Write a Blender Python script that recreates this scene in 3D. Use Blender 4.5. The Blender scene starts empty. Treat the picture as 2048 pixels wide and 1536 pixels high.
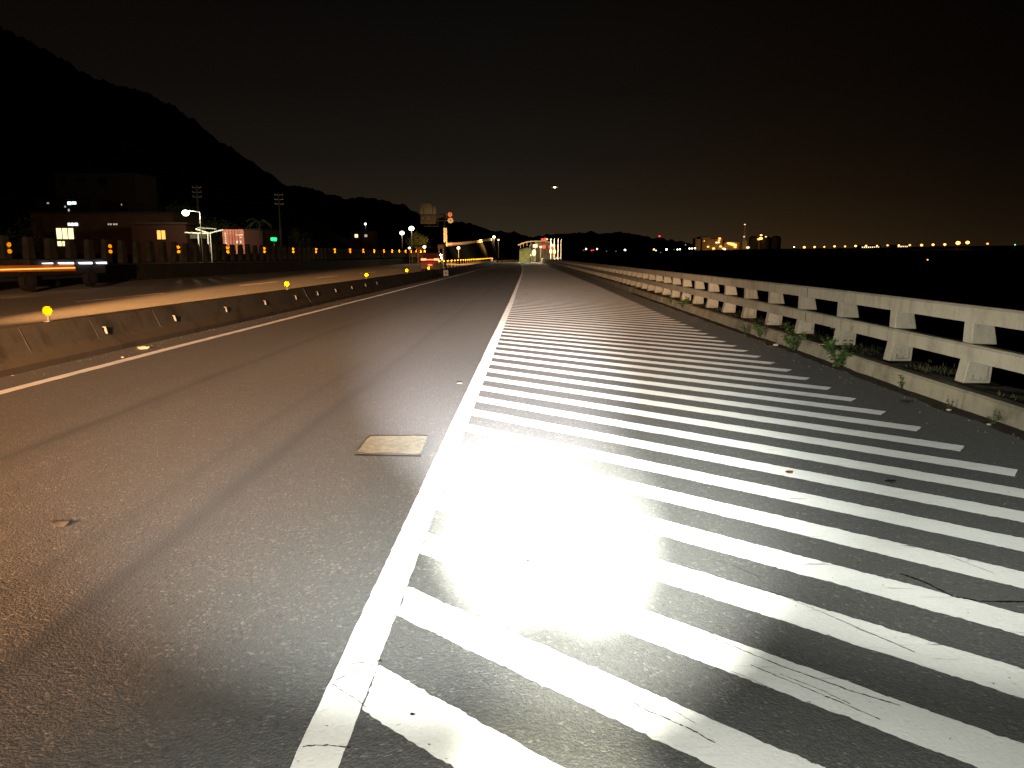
import bpy, bmesh, math, random
from mathutils import Vector, Matrix, noise
random.seed(7)
R = math.radians
S = bpy.context.scene
C = S.collection

# ------------------------------------------------------------------ camera
H = 1.5
PITCH = 9.815; YAW = 1.43; F = 1500.0
cam = bpy.data.cameras.new('camera'); co = bpy.data.objects.new('camera', cam); C.objects.link(co)
cam.sensor_width = 36.0; cam.lens = 36.0 * F / 2048.0
cam.clip_start = 0.05; cam.clip_end = 12000
co.location = (0, 0, H); co.rotation_euler = (R(90 - PITCH), 0, R(YAW))
S.camera = co
FW = Vector((-math.sin(R(YAW)) * math.cos(R(PITCH)), math.cos(R(YAW)) * math.cos(R(PITCH)), -math.sin(R(PITCH))))
RT = Vector((math.cos(R(YAW)), math.sin(R(YAW)), 0)); UP = RT.cross(FW)
def P(px, py, Y):            # point of the scene seen at photo pixel (px,py), Y metres down the road
    d = FW + RT * ((px - 1024) / F) + UP * ((768 - py) / F)
    t = Y / d.y
    return Vector((d.x * t, Y, H + d.z * t))
def G(px, py, z=0.0):        # point on the plane at height z
    d = FW + RT * ((px - 1024) / F) + UP * ((768 - py) / F)
    t = (z - H) / d.z
    return Vector((d.x * t, d.y * t, z))

# ------------------------------------------------------------------ sky glow
W = bpy.data.worlds.new('World'); S.world = W; W.use_nodes = True
nt = W.node_tree; nt.nodes.clear()
def N(t, nt, **k):
    n = nt.nodes.new(t)
    for a, b in k.items(): setattr(n, a, b)
    return n
out = N('ShaderNodeOutputWorld', nt); bg = N('ShaderNodeBackground', nt)
tc = N('ShaderNodeTexCoord', nt); sep = N('ShaderNodeSeparateXYZ', nt)
nt.links.new(tc.outputs['Generated'], sep.inputs[0])
ramp = N('ShaderNodeValToRGB', nt); cr = ramp.color_ramp
cr.elements[0].position = 0.0; cr.elements[0].color = (.040, .029, .0155, 1)
cr.elements[1].position = 1.0; cr.elements[1].color = (.0016, .0014, .0014, 1)
for p, c in ((.03, (.0270, .0200, .0115)), (.07, (.0165, .0125, .0078)), (.12, (.0100, .0078, .0056)), (.20, (.0056, .0045, .0036)), (.33, (.0028, .0024, .0021))):
    e = cr.elements.new(p); e.color = c + (1,)
nt.links.new(sep.outputs['Z'], ramp.inputs[0])
# town glow is strongest straight ahead, ruddier towards the works on the right
ax = N('ShaderNodeMath', nt, operation='ARCTAN2'); nt.links.new(sep.outputs['X'], ax.inputs[0]); nt.links.new(sep.outputs['Y'], ax.inputs[1])
ar = N('ShaderNodeMapRange', nt); ar.inputs[1].default_value = -1.2; ar.inputs[2].default_value = 1.2
nt.links.new(ax.outputs[0], ar.inputs[0])
r2 = N('ShaderNodeValToRGB', nt); c2 = r2.color_ramp
c2.elements[0].position = 0; c2.elements[0].color = (.55, .50, .50, 1)
c2.elements[1].position = 1; c2.elements[1].color = (.18, .14, .12, 1)
for p, c in ((.25, (.80, .70, .66)), (.48, (1, 1, 1)), (.55, (.95, .88, .80)), (.63, (.82, .62, .45)), (.72, (.42, .32, .25)), (.80, (.22, .18, .16))):
    e = c2.elements.new(p); e.color = c + (1,)
nt.links.new(ar.outputs[0], r2.inputs[0])
mu = N('ShaderNodeMix', nt, data_type='RGBA', blend_type='MULTIPLY'); mu.inputs[0].default_value = 1
nt.links.new(ramp.outputs[0], mu.inputs[6]); nt.links.new(r2.outputs[0], mu.inputs[7])
sky = N('ShaderNodeTexSky', nt); sky.sky_type = 'NISHITA'; sky.sun_disc = False
sky.sun_elevation = R(-6); sky.sun_rotation = R(20)
sk = N('ShaderNodeMix', nt, data_type='RGBA', blend_type='ADD'); sk.inputs[0].default_value = .001
nt.links.new(mu.outputs[2], sk.inputs[6]); nt.links.new(sky.outputs[0], sk.inputs[7])
nt.links.new(sk.outputs[2], bg.inputs[0]); bg.inputs[1].default_value = 1.0
nt.links.new(bg.outputs[0], out.inputs[0])

# ------------------------------------------------------------------ headlamps (motorcycle at the camera, a car behind on the left) and added fill spots
def spot(name, loc, aim, watts, half, blend, col, size=.03, sx=1):
    l = bpy.data.lights.new(name, 'SPOT'); l.energy = watts; l.spot_size = R(half * 2); l.spot_blend = blend
    l.color = col; l.shadow_soft_size = size
    o = bpy.data.objects.new(name, l); C.objects.link(o); o.location = loc
    o.rotation_euler = (Vector(aim) - Vector(loc)).to_track_quat('-Z', 'Y').to_euler()
    o.scale = (sx, 1, 1)
    return o
WHITE = (1, .985, .93); COOL = (.985, .99, 1.0)
HL = (.12, .42, 1.0)
spot('headlamp_low_and_fill', HL, (-.14, 4.0, 0), 13500, 7.9, 1.0, (.98, 1, .89))
spot('headlamp_low_and_fill', HL, (.30, 3.9, 0), 13500, 7.9, 1.0, (.98, 1, .89))
spot('headlamp_low_and_fill', HL, (-.5, 5.0, 0), 2300, 18, 1.0, (.96, 1, .92), .03, 2.2)
spot('headlamp_low_and_fill', HL, (.4, 4.6, 0), 2400, 18, 1.0, (.98, 1, .86))
spot('headlamp_low_and_fill', HL, (2.9, 5.6, 0), 850, 14, 1.0, (.96, 1, .89), .03, 3.0)
spot('headlamp_main_beam', HL, (-.45, 8.8, 0), 15000, 8.5, 1.0, (.98, .97, 1), .03, 1.5)
spot('headlamp_far_beam', HL, (0.3, 22, .1), 4200, 5, 1.0, (1, .86, .68), .03, 1.6)
spot('headlamp_spread', HL, (.3, 4.6, 0), 175, 68, .8, (.98, 1, .89))
spot('headlamp_low_and_fill', HL, (-1.8, 2.0, 0), 110, 52, 1.0, (1, .90, .76))  # wide fill added at the headlamp for the dark lower left
spot('headlamp_foot', HL, (.09, 1.90, 0), 700, 11, 1.0, (1, 1, .78))
spot('unseen_warm_lamp', (-4.8, -4.5, 3.0), (-6.2, 6.6, 0), 40000, 38, 1.0, (1, .50, .22), .06)
spot('unseen_warm_lamp', (-6.0, 2.5, .9), (4.5, 30, .75), 11000, 7, 1.0, (1, .74, .48), .06, 2.6)  # unseen spot added beside the lane to light the farther parapet rails
spot('unseen_warm_lamp', (-6.0, 2.5, .9), (4.5, 11, .65), 3600, 9, 1.0, (1, .88, .67), .06, 3.2)  # unseen spot added to brighten the near parapet rails
spot('far_lane_lamp', (-11.5, 2, 2.4), (-12.3, 40, 0), 280000, 6.8, .8, (1, .46, .155), .06)
S.view_settings.view_transform = 'Standard'; S.view_settings.look = 'None'
S.view_settings.exposure = 0.0; S.view_settings.gamma = 1.0

# ------------------------------------------------------------------ helpers
def put(o, parent=None):
    C.objects.link(o)
    if parent is not None: o.parent = parent
    return o
def tag(o, label=None, cat=None, group=None, kind=None):
    for k, v in (('label', label), ('category', cat), ('group', group), ('kind', kind)):
        if v: o[k] = v
    return o
def thing(name, label, cat, loc=(0, 0, 0), group=None):
    o = bpy.data.objects.new(name, None); o.empty_display_size = .2; C.objects.link(o)
    o.location = loc
    return tag(o, label, cat, group)
ORD = ['first','second','third','fourth','fifth','sixth','seventh','eighth','ninth','tenth','eleventh','twelfth','thirteenth','fourteenth','fifteenth','sixteenth','seventeenth','eighteenth','nineteenth','twentieth','twenty-first','twenty-second','twenty-third','twenty-fourth','twenty-fifth','twenty-sixth','twenty-seventh','twenty-eighth','twenty-ninth','thirtieth','thirty-first','thirty-second','thirty-third','thirty-fourth','thirty-fifth','thirty-sixth']
class MB:
    def __init__(s): s.bm = bmesh.new()
    def face(s, pts, mi=0):
        f = s.bm.faces.new([s.bm.verts.new(p) for p in pts]); f.material_index = mi; return f
    def hexa(s, p):          # 8 points: bottom ring 0-3, top ring 4-7
        v = [s.bm.verts.new(q) for q in p]
        for q in ((3,2,1,0),(4,5,6,7),(0,1,5,4),(1,2,6,5),(2,3,7,6),(3,0,4,7)): s.bm.faces.new([v[i] for i in q])
    def box(s, a, b):
        x0,y0,z0 = a; x1,y1,z1 = b
        s.hexa([(x0,y0,z0),(x1,y0,z0),(x1,y1,z0),(x0,y1,z0),(x0,y0,z1),(x1,y0,z1),(x1,y1,z1),(x0,y1,z1)])
    def bar(s, a, b, w, d=None):
        a = Vector(a); b = Vector(b); d = d or w
        t = (b - a).normalized(); n = t.cross(Vector((0,0,1)))
        if n.length < .1: n = Vector((1,0,0))
        n.normalize(); m = t.cross(n).normalized(); n *= w/2; m *= d/2
        s.hexa([a-n-m, a+n-m, a+n+m, a-n+m, b-n-m, b+n-m, b+n+m, b-n+m])
    def tube(s, a, b, r0, r1=None, n=8):
        a = Vector(a); b = Vector(b); r1 = r0 if r1 is None else r1
        t = (b - a).normalized(); u = t.cross(Vector((0,0,1)))
        if u.length < .1: u = Vector((1,0,0))
        u.normalize(); v = t.cross(u)
        A = [s.bm.verts.new(a + (u*math.cos(i*2*math.pi/n) + v*math.sin(i*2*math.pi/n))*r0) for i in range(n)]
        B = [s.bm.verts.new(b + (u*math.cos(i*2*math.pi/n) + v*math.sin(i*2*math.pi/n))*r1) for i in range(n)]
        for i in range(n): s.bm.faces.new([A[i], A[(i+1)%n], B[(i+1)%n], B[i]])
        s.bm.faces.new(A[::-1]); s.bm.faces.new(B)
    def ball(s, c, r, sx=1, sy=1, sz=1, sub=2, jit=0):
        m = Matrix.Translation(c) @ Matrix.Diagonal((r*sx, r*sy, r*sz, 1))
        g = bmesh.ops.create_icosphere(s.bm, subdivisions=sub, radius=1, matrix=m)
        if jit:
            for v in g['verts']: v.co += noise.noise_vector(v.co * (1.3/r)) * r * jit
    def disc(s, c, r, axis_y=-1, th=.006, n=24):
        s.tube(Vector(c) + Vector((0, th, 0)), Vector(c), r, r, n)
    def extrude(s, prof, path):     # prof: list of (x,z); path: list of (dx,y,dz)
        rings = [[s.bm.verts.new((x+dx, y, z+dz)) for x, z in prof] for dx, y, dz in path]
        n = len(prof)
        for a, b in zip(rings, rings[1:]):
            for i in range(n): s.bm.faces.new([a[i], a[(i+1)%n], b[(i+1)%n], b[i]])
        s.bm.faces.new(rings[0]); s.bm.faces.new(rings[-1][::-1])
    def grid(s, xs, ys, f):
        vs = [[s.bm.verts.new(f(x, y)) for x in xs] for y in ys]
        for j in range(len(ys)-1):
            for i in range(len(xs)-1):
                s.bm.faces.new([vs[j][i], vs[j][i+1], vs[j+1][i+1], vs[j+1][i]])
    def mesh(s, name, mat, smooth=False, bevel=0):
        bmesh.ops.recalc_face_normals(s.bm, faces=s.bm.faces)
        if bevel: bmesh.ops.bevel(s.bm, geom=s.bm.edges[:], offset=bevel, segments=1, affect='EDGES', clamp_overlap=True)
        me = bpy.data.meshes.new(name); s.bm.to_mesh(me); s.bm.free()
        for m in (mat if isinstance(mat, (list, tuple)) else [mat]): me.materials.append(m)
        if smooth:
            for p in me.polygons: p.use_smooth = True
        return me
    def build(s, name, mat, parent=None, smooth=False, bevel=0):
        return put(bpy.data.objects.new(name, s.mesh(name, mat, smooth, bevel)), parent)

# ------------------------------------------------------------------ materials
def newmat(name):
    m = bpy.data.materials.new(name); m.use_nodes = True; m.node_tree.nodes.clear()
    nt = m.node_tree; o = N('ShaderNodeOutputMaterial', nt); b = N('ShaderNodeBsdfPrincipled', nt)
    nt.links.new(b.outputs[0], o.inputs[0])
    return m, nt, o, b
def link(nt, a, b): nt.links.new(a, b)
def coords(nt, scale=(1,1,1), rot=(0,0,0)):
    t = N('ShaderNodeTexCoord', nt); mp = N('ShaderNodeMapping', nt)
    mp.inputs['Scale'].default_value = scale; mp.inputs['Rotation'].default_value = rot
    link(nt, t.outputs['Object'], mp.inputs[0]); return mp.outputs[0]
def tnoise(nt, co, sc, det=4, rough=.6, dist=0):
    n = N('ShaderNodeTexNoise', nt); n.inputs['Scale'].default_value = sc; n.inputs['Detail'].default_value = det
    n.inputs['Roughness'].default_value = rough; n.inputs['Distortion'].default_value = dist
    link(nt, co, n.inputs['Vector']); return n.outputs['Fac']
def rmp(nt, x, stops):
    r = N('ShaderNodeValToRGB', nt); c = r.color_ramp
    while len(c.elements) < len(stops): c.elements.new(.5)
    for e, (p, col) in zip(c.elements, stops):
        e.position = p; e.color = (col + (1,)) if isinstance(col, tuple) else (col, col, col, 1)
    link(nt, x, r.inputs[0]); return r.outputs[0]
def mix(nt, f, a, b, mode='MIX'):
    m = N('ShaderNodeMix', nt, data_type='RGBA', blend_type=mode)
    for i, v in ((0, f), (6, a), (7, b)):
        if hasattr(v, 'links'): link(nt, v, m.inputs[i])
        elif isinstance(v, tuple): m.inputs[i].default_value = v + (1,)
        else: m.inputs[i].default_value = v
    return m.outputs[2]
def math_(nt, op, a, b=None, clamp=False):
    m = N('ShaderNodeMath', nt, operation=op); m.use_clamp = clamp
    for i, v in ((0, a), (1, b)):
        if v is None: continue
        if hasattr(v, 'links'): link(nt, v, m.inputs[i])
        else: m.inputs[i].default_value = v
    return m.outputs[0]
def bump(nt, b, h, strength, dist):
    n = N('ShaderNodeBump', nt); n.inputs['Strength'].default_value = strength; n.inputs['Distance'].default_value = dist
    link(nt, h, n.inputs['Height']); link(nt, n.outputs[0], b.inputs['Normal']); return n.outputs[0]
def retro(nt, o, b, col, rough, fac):
    """glass-bead / prismatic sheeting: a lobe that sends light back where it came from"""
    g = N('ShaderNodeBsdfGlossy', nt); g.inputs['Roughness'].default_value = rough
    if hasattr(col, 'links'): link(nt, col, g.inputs[0])
    else: g.inputs[0].default_value = col + (1,)
    ge = N('ShaderNodeNewGeometry', nt); link(nt, ge.outputs['Incoming'], g.inputs['Normal'])
    mx = N('ShaderNodeMixShader', nt)
    if hasattr(fac, 'links'): link(nt, fac, mx.inputs[0])
    else: mx.inputs[0].default_value = fac
    link(nt, b.outputs[0], mx.inputs[1]); link(nt, g.outputs[0], mx.inputs[2]); link(nt, mx.outputs[0], o.inputs[0])
def simple(name, col, rough=.7, metal=0, var=.25, sc=3, bmp=0, spec=.3):
    m, nt, o, b = newmat(name); co_ = coords(nt)
    f = tnoise(nt, co_, sc)
    lo = tuple(c*(1-var) for c in col); hi = tuple(min(1, c*(1+var)) for c in col)
    link(nt, rmp(nt, f, [(.3, lo), (.7, hi)]), b.inputs['Base Color'])
    b.inputs['Roughness'].default_value = rough; b.inputs['Metallic'].default_value = metal
    b.inputs['Specular IOR Level'].default_value = spec
    if bmp: bump(nt, b, tnoise(nt, co_, sc*8), .5, bmp)
    return m
def glow(name, col, strength, sample=False, var=0):
    m = bpy.data.materials.new(name); m.use_nodes = True; nt = m.node_tree; nt.nodes.clear()
    o = N('ShaderNodeOutputMaterial', nt); e = N('ShaderNodeEmission', nt); e.inputs[0].default_value = col + (1,)
    e.inputs[1].default_value = strength; link(nt, e.outputs[0], o.inputs[0])
    if var:
        f = tnoise(nt, coords(nt), var); link(nt, mix(nt, f, tuple(c*.35 for c in col), col), e.inputs[0])
    m.cycles.emission_sampling = 'AUTO' if sample else 'NONE'
    return m

def asphalt_color(nt, tracks_and_shade):
    c0 = coords(nt)
    dn_ = N('ShaderNodeTexNoise', nt); dn_.inputs['Scale'].default_value = 90; link(nt, c0, dn_.inputs['Vector'])
    sc_ = N('ShaderNodeVectorMath', nt, operation='SCALE'); link(nt, dn_.outputs['Color'], sc_.inputs[0]); sc_.inputs['Scale'].default_value = .014
    ad_ = N('ShaderNodeVectorMath', nt, operation='ADD'); link(nt, c0, ad_.inputs[0]); link(nt, sc_.outputs[0], ad_.inputs[1])
    v = N('ShaderNodeTexVoronoi', nt); v.inputs['Scale'].default_value = 80; link(nt, ad_.outputs[0], v.inputs['Vector'])
    v2 = N('ShaderNodeTexVoronoi', nt); v2.inputs['Scale'].default_value = 150; link(nt, c0, v2.inputs['Vector'])
    big = tnoise(nt, c0, .55, 5); mid = tnoise(nt, c0, 7, 5)
    sp = N('ShaderNodeSeparateColor', nt); link(nt, v.outputs['Color'], sp.inputs[0])
    base = rmp(nt, sp.outputs[0], [(0, (.028,.027,.026)), (.45, (.045,.043,.041)), (.82, (.060,.057,.053)), (.93, (.11,.10,.09)), (1, (.19,.175,.15))])
    base = mix(nt, rmp(nt, mid, [(.35, 0.), (.7, 1.)]), base, (.040,.038,.036))
    base = mix(nt, rmp(nt, big, [(.35, 0.), (.65, .45)]), base, mix(nt, .5, base, (.075,.068,.058)))
    h = math_(nt, 'ADD', math_(nt, 'MULTIPLY', v.outputs['Distance'], -1.0), math_(nt, 'MULTIPLY', v2.outputs['Distance'], -.35))
    pits = rmp(nt, tnoise(nt, c0, 30, 3, .65), [(.34, 0.), (.45, 1.)])
    h = math_(nt, 'ADD', h, math_(nt, 'MULTIPLY', pits, 1.4))
    base = mix(nt, pits, mix(nt, 1., base, (.35,.35,.35), 'MULTIPLY'), base)
    if tracks_and_shade:
        sx = N('ShaderNodeSeparateXYZ', nt); link(nt, c0, sx.inputs[0])
        wob = math_(nt, 'MULTIPLY', math_(nt, 'SUBTRACT', tnoise(nt, coords(nt, (.5,.12,.5)), 2.0, 3), .5), .22)
        x = math_(nt, 'ADD', sx.outputs[0], wob)
        tot = None
        for cx_, w_, a_ in ((-3.95, .075, .95), (-3.8, .2, .35), (-1.92, .07, .9), (-1.8, .18, .35), (-2.35, .07, .5), (-4.6, .3, .2), (-3.1, .5, -.3), (1.2, .2, .12)):  # tyre tracks, with headlight shadow streaks painted in as dark bands
            d = math_(nt, 'DIVIDE', math_(nt, 'SUBTRACT', x, cx_), w_)
            g_ = math_(nt, 'MULTIPLY', math_(nt, 'POWER', 2.718, math_(nt, 'MULTIPLY', math_(nt, 'MULTIPLY', d, d), -1)), a_)
            tot = g_ if tot is None else math_(nt, 'ADD', tot, g_)
        tot = math_(nt, 'MULTIPLY', tot, rmp(nt, tnoise(nt, coords(nt, (1,.25,1)), 3, 5), [(.3, .55), (.6, 1.)]), True)
        base = mix(nt, tot, base, (.017,.016,.016))
    return c0, base, h
def mat_asphalt(name, tracks_and_shade):
    m, nt, o, b = newmat(name); c0, base, h = asphalt_color(nt, tracks_and_shade)
    if not tracks_and_shade: base = mix(nt, 1., base, (2.6,2.5,2.3), 'MULTIPLY')
    link(nt, base, b.inputs['Base Color']); b.inputs['Roughness'].default_value = .72
    b.inputs['Specular IOR Level'].default_value = .35
    bump(nt, b, h, 1.0, .009)
    retro(nt, o, b, (.5,.5,.5), .5, .02)
    return m
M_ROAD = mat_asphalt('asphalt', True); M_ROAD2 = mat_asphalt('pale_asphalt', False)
def mat_paint(name, rot):
    m, nt, o, b = newmat(name); c0, base, h = asphalt_color(nt, False)
    along = coords(nt, (1, 14, 1), (0, 0, rot))
    cr1 = rmp(nt, tnoise(nt, along, 1.4, 8, .72), [(.60, 0.), (.64, 1.)])            # long scratches
    chips = rmp(nt, tnoise(nt, c0, 30, 4, .75), [(.66, 0.), (.70, 1.)])
    zone = rmp(nt, tnoise(nt, c0, .8, 3), [(.42, 0.), (.62, 1.)])
    wear = math_(nt, 'ADD', math_(nt, 'MULTIPLY', cr1, zone), chips, True)
    dirt = rmp(nt, tnoise(nt, c0, 2.2, 6), [(.25, (.34,.33,.30)), (.45,(.47,.46,.425)), (.7, (.58,.57,.53))])
    fine = rmp(nt, tnoise(nt, c0, 55, 3), [(.3, .86), (.7, 1.)])
    pc = mix(nt, 1., dirt, fine, 'MULTIPLY')
    col = mix(nt, wear, pc, base)
    link(nt, col, b.inputs['Base Color']); b.inputs['Roughness'].default_value = .62
    bump(nt, b, math_(nt, 'ADD', math_(nt, 'MULTIPLY', h, .35), math_(nt, 'MULTIPLY', wear, -.8)), .6, .004)
    retro(nt, o, b, (.85,.85,.85), .42, math_(nt, 'MULTIPLY', math_(nt, 'SUBTRACT', 1., wear), .05))
    return m
M_PAINT = mat_paint('hatch_paint', R(39.7)); M_LINE = mat_paint('line_paint', R(90))
M_SLINE = simple('line_paint_worn', (.42,.41,.38), .6, var=.2, sc=6)

def mat_concrete(name, col, dark, streak=True, rust=False, rough=.85):
    m, nt, o, b = newmat(name); c0 = coords(nt)
    f = tnoise(nt, c0, 1.6, 8, .65)
    base = rmp(nt, f, [(.28, dark), (.5, col), (.78, tuple(min(1, c*1.15) for c in col))])
    if streak:
        s_ = rmp(nt, tnoise(nt, coords(nt, (5, 5, .5)), 1.5, 5), [(.52, 0.), (.76, .6)])
        base = mix(nt, s_, base, tuple(c*.42 for c in col))
    if rust:
        r_ = rmp(nt, tnoise(nt, c0, 1.1, 5), [(.70, 0.), (.76, .8)])
        base = mix(nt, r_, base, (.16,.07,.04))
    pit = rmp(nt, tnoise(nt, c0, 40, 3), [(.25, .55), (.42, 1.)])
    link(nt, mix(nt, 1., base, pit, 'MULTIPLY'), b.inputs['Base Color'])
    b.inputs['Roughness'].default_value = rough; b.inputs['Specular IOR Level'].default_value = .2
    bump(nt, b, math_(nt, 'ADD', tnoise(nt, c0, 30, 5), math_(nt, 'MULTIPLY', f, 2.0)), .5, .006)
    return m
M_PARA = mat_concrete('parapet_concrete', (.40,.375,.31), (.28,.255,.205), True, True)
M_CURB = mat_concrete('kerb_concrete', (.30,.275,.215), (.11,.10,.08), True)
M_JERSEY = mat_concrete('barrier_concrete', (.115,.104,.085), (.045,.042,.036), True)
M_JFOOT = mat_concrete('barrier_foot', (.12,.10,.075), (.05,.045,.035), False)
M_PILLAR = mat_concrete('pillar_concrete', (.055,.058,.052), (.025,.028,.025), True)
M_DIRT = simple('dirt', (.05,.042,.03), .95, var=.5, sc=9, bmp=.02)
M_GROUND = simple('scrub', (.012,.014,.009), 1, var=.5, sc=.05, spec=0)
M_HILL = simple('forest_slope', (.020,.026,.015), 1, var=.5, sc=.02, spec=0)
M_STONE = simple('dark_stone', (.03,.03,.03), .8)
M_METAL = simple('galvanised_steel', (.30,.30,.29), .5, .6, var=.2, sc=9)
M_DARK = simple('dark_steel', (.03,.03,.03), .6, .3, var=.2)
M_RUBBER = simple('rubber', (.015,.015,.015), .9)
M_GLASSD = simple('dark_glass', (.01,.012,.014), .08, var=.1, spec=.6)
M_BRICK = simple('reddish_wall', (.09,.045,.028), .9, var=.25, sc=1.2)
M_PLASTER = simple('plaster_wall', (.20,.19,.14), .9, var=.25, sc=1.2)
M_ROOF = simple('dark_roof', (.03,.026,.024), .9)
M_CONT = simple('red_container_paint', (.40,.13,.09), .6, var=.12, sc=1.0)
M_WHITEP = simple('white_paint', (.62,.62,.58), .6, var=.08)
M_LEAF = simple('leaf', (.06,.135,.03), .7, var=.45, sc=12)
M_CROWN = simple('tree_leaves', (.045,.07,.025), .8, var=.5, sc=2)
M_BARK = simple('bark', (.07,.05,.035), .95, var=.4, sc=6)
M_ORANGE = simple('orange_streak_paint', (.55,.20,.06), .5, var=.15, sc=2)
def mat_retro(name, col, rough=.28, fac=.9, base=None):
    m, nt, o, b = newmat(name); bc = base or tuple(c*.6 for c in col)
    f = tnoise(nt, coords(nt), 20)
    link(nt, rmp(nt, f, [(.3, tuple(c*.85 for c in bc)), (.7, bc)]), b.inputs['Base Color']); b.inputs['Roughness'].default_value = .35
    retro(nt, o, b, col, rough, fac); return m
M_AMBER = mat_retro('amber_reflector', (.42, .155, .0), .15, base=(.5,.20,.0))
M_RWHITE = mat_retro('white_sign_sheeting', (.16, .155, .115), .3, base=(.5,.49,.4))
M_RRED = mat_retro('red_sign_sheeting', (.55, .07, .03), .3)
M_RGREEN = mat_retro('green_sign_sheeting', (.0, .75, .35), .2)
M_BLACKP = simple('black_lettering', (.01,.01,.01), .8)
M_BACK = simple('sign_back_metal', (.30,.27,.20), .6, 0, var=.15, sc=1)
M_BACKD = simple('sign_panel_brown', (.10,.082,.055), .7, 0, var=.15, sc=1)
E_WARM = glow('lit_window_warm', (1, .45, .09), 2.6, var=1.7)
E_CREAM = glow('cream_glow', (1, .80, .42), 2.6, var=1.0)
E_COOL = glow('cool_lamp', (.75, .95, 1), 3.0)
E_WLAMP = glow('white_lamp', (1, .90, .55), 9)
E_SOD = glow('sodium_lamp', (1, .33, .05), 3.5)
E_SODW = glow('sodium_lamp_pale', (1, .42, .10), 4.5)
E_RED = glow('red_lamp', (1, .03, .015), 6)
E_TAIL = glow('tail_lamp', (1, .10, .045), 9, True)
E_GREEN = glow('green_lamp', (.15, 1, .45), 2.5)
E_DIMW = glow('dim_lamp', (.8, .8, .75), .55)
E_WHITE = glow('white_light_strip', (.95, .97, 1), 3.0)
E_YEL = glow('yellow_lamp', (1, .80, .20), 3.0)

# ------------------------------------------------------------------ shape of the road
ZT = [(-60,0),(12,0),(20,-.03),(38,-.086),(76,-.21),(168,-.46),(260,-.55),(9000,-.55)]
def zg(y):
    for (a, za), (b, zb) in zip(ZT, ZT[1:]):
        if y <= b: return za + (zb-za)*(y-a)/(b-a)
    return -.55
def cx(y):
    return 0 if y < 55 else -.4*((y-55)/60)**2
YS = [-8+i*1.0 for i in range(28)] + [20+i*3 for i in range(27)] + [101+i*6 for i in range(34)]

# setting
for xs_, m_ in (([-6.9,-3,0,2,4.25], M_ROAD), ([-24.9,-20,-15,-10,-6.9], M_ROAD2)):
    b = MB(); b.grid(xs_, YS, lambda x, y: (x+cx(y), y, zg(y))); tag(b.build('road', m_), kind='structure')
def ground_z(x, y):
    e = x - cx(min(y, 300))
    if e > 5.2: t = min(1, (e-5.2)/7); return -.5 - 5.0*t
    if e < -25.5: t = min(1, (-25.5-e)/5); return -.75 - .7*t
    return -.75
b = MB(); gx = [-4000,-1500,-600,-200,-60,-35,-30,-27,-25.5,-25,-15,0,4,5,6,8,10,12,16,40,200,800,3000,6000]
b.grid(gx, [-60,0,40,80,120,160,200,240,300,400,700,1500,3000,8000], lambda x, y: (x+cx(min(y, 300)), y, ground_z(x+cx(min(y,300)), y)))
tag(b.build('ground', M_GROUND), kind='structure')

# painted markings: hatching and edge line of the gore, one sheet just above the asphalt
def ragged(pts, step=.05, amp=.004):
    out_ = []
    for a, c_ in zip(pts, pts[1:] + pts[:1]):
        a = Vector(a); c_ = Vector(c_); n = max(1, int((c_-a).length/step)); nn = (c_-a).normalized(); nn = Vector((-nn.y, nn.x))
        for i in range(n):
            p = a + (c_-a)*i/n
            if i: p += nn*(random.uniform(-amp, amp)*random.random() + noise.noise(Vector((p.x*9, p.y*9, 1)))*amp*.8)
            out_.append(p)
    return out_
SL = .832
def flat(bm_, pts, dz):
    f = bm_.face([(p.x, p.y, zg(p.y)+dz) for p in pts])
b = MB(); b2 = MB()
k = -6
while True:
    y0 = 2.93 + .664*k; k += 1
    if y0 > 150: break
    near = y0 < 22
    XR = 3.44 - (0 if y0 < 40 else .0065*(y0-40)); sh = cx(y0)
    XL = -.56 + sh - (0 if y0 < 30 else (y0-30)*.003)
    w = .275 if y0 < 3.5 else .285
    pl = [(XL+.004, y0 - SL*0), (XR-.13+sh, y0 - SL*(XR-.13+.56)), (XR+sh, y0+w - SL*(XR+.56)), (XL+.004, y0+w)]
    if near:
        pts = ragged(pl, .016 if y0 < 7 else .05, .0075)
        f = b.face([(p.x, p.y, zg(p.y)+.004) for p in pts])
    else: b.face([(x, y, zg(y)+.004) for x, y in pl])
bmesh.ops.triangulate(b.bm, faces=b.bm.faces[:])
tag(b.build('hatch_markings', M_PAINT), kind='structure')
def linestrip(x0, x1, ys, dz, mat, name, jit=.003):
    m = MB(); L = []
    for y in ys:
        j = (random.uniform(-jit, jit), random.uniform(-jit, jit))
        L.append((m.bm.verts.new((x0+cx(y)+j[0], y, zg(y)+dz)), m.bm.verts.new((x1+cx(y)+j[1], y, zg(y)+dz))))
    for a, c_ in zip(L, L[1:]): m.bm.faces.new([a[0], a[1], c_[1], c_[0]])
    return tag(m.build(name, mat), kind='structure')
yy = [1.2+i*.05 for i in range(176)] + [10+i*.5 for i in range(40)] + [30+i*4 for i in range(48)]
def lx(y): return 0 if y < 25 else -(y-25)*.003
m = MB(); L = []
for y in yy:
    j = [random.uniform(-.003, .003) for _ in (0, 1)]
    L.append((m.bm.verts.new((-.708+cx(y)+lx(y)+j[0], y, zg(y)+.004)), m.bm.verts.new((-.562+cx(y)+lx(y)+j[1], y, zg(y)+.004))))
for a, c_ in zip(L, L[1:]): m.bm.faces.new([a[0], a[1], c_[1], c_[0]])
tag(m.build('edge_line', M_LINE), kind='structure')
linestrip(-5.90, -5.74, [3+i*.1 for i in range(270)] + [30+i*4 for i in range(48)], .004, M_LINE, 'edge_line', .006)
linestrip(-20.3, -20.12, [5+i*5 for i in range(48)], .004, M_SLINE, 'edge_line')
linestrip(-8.1, -7.95, [5+i*5 for i in range(48)], .004, M_SLINE, 'edge_line')
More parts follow.
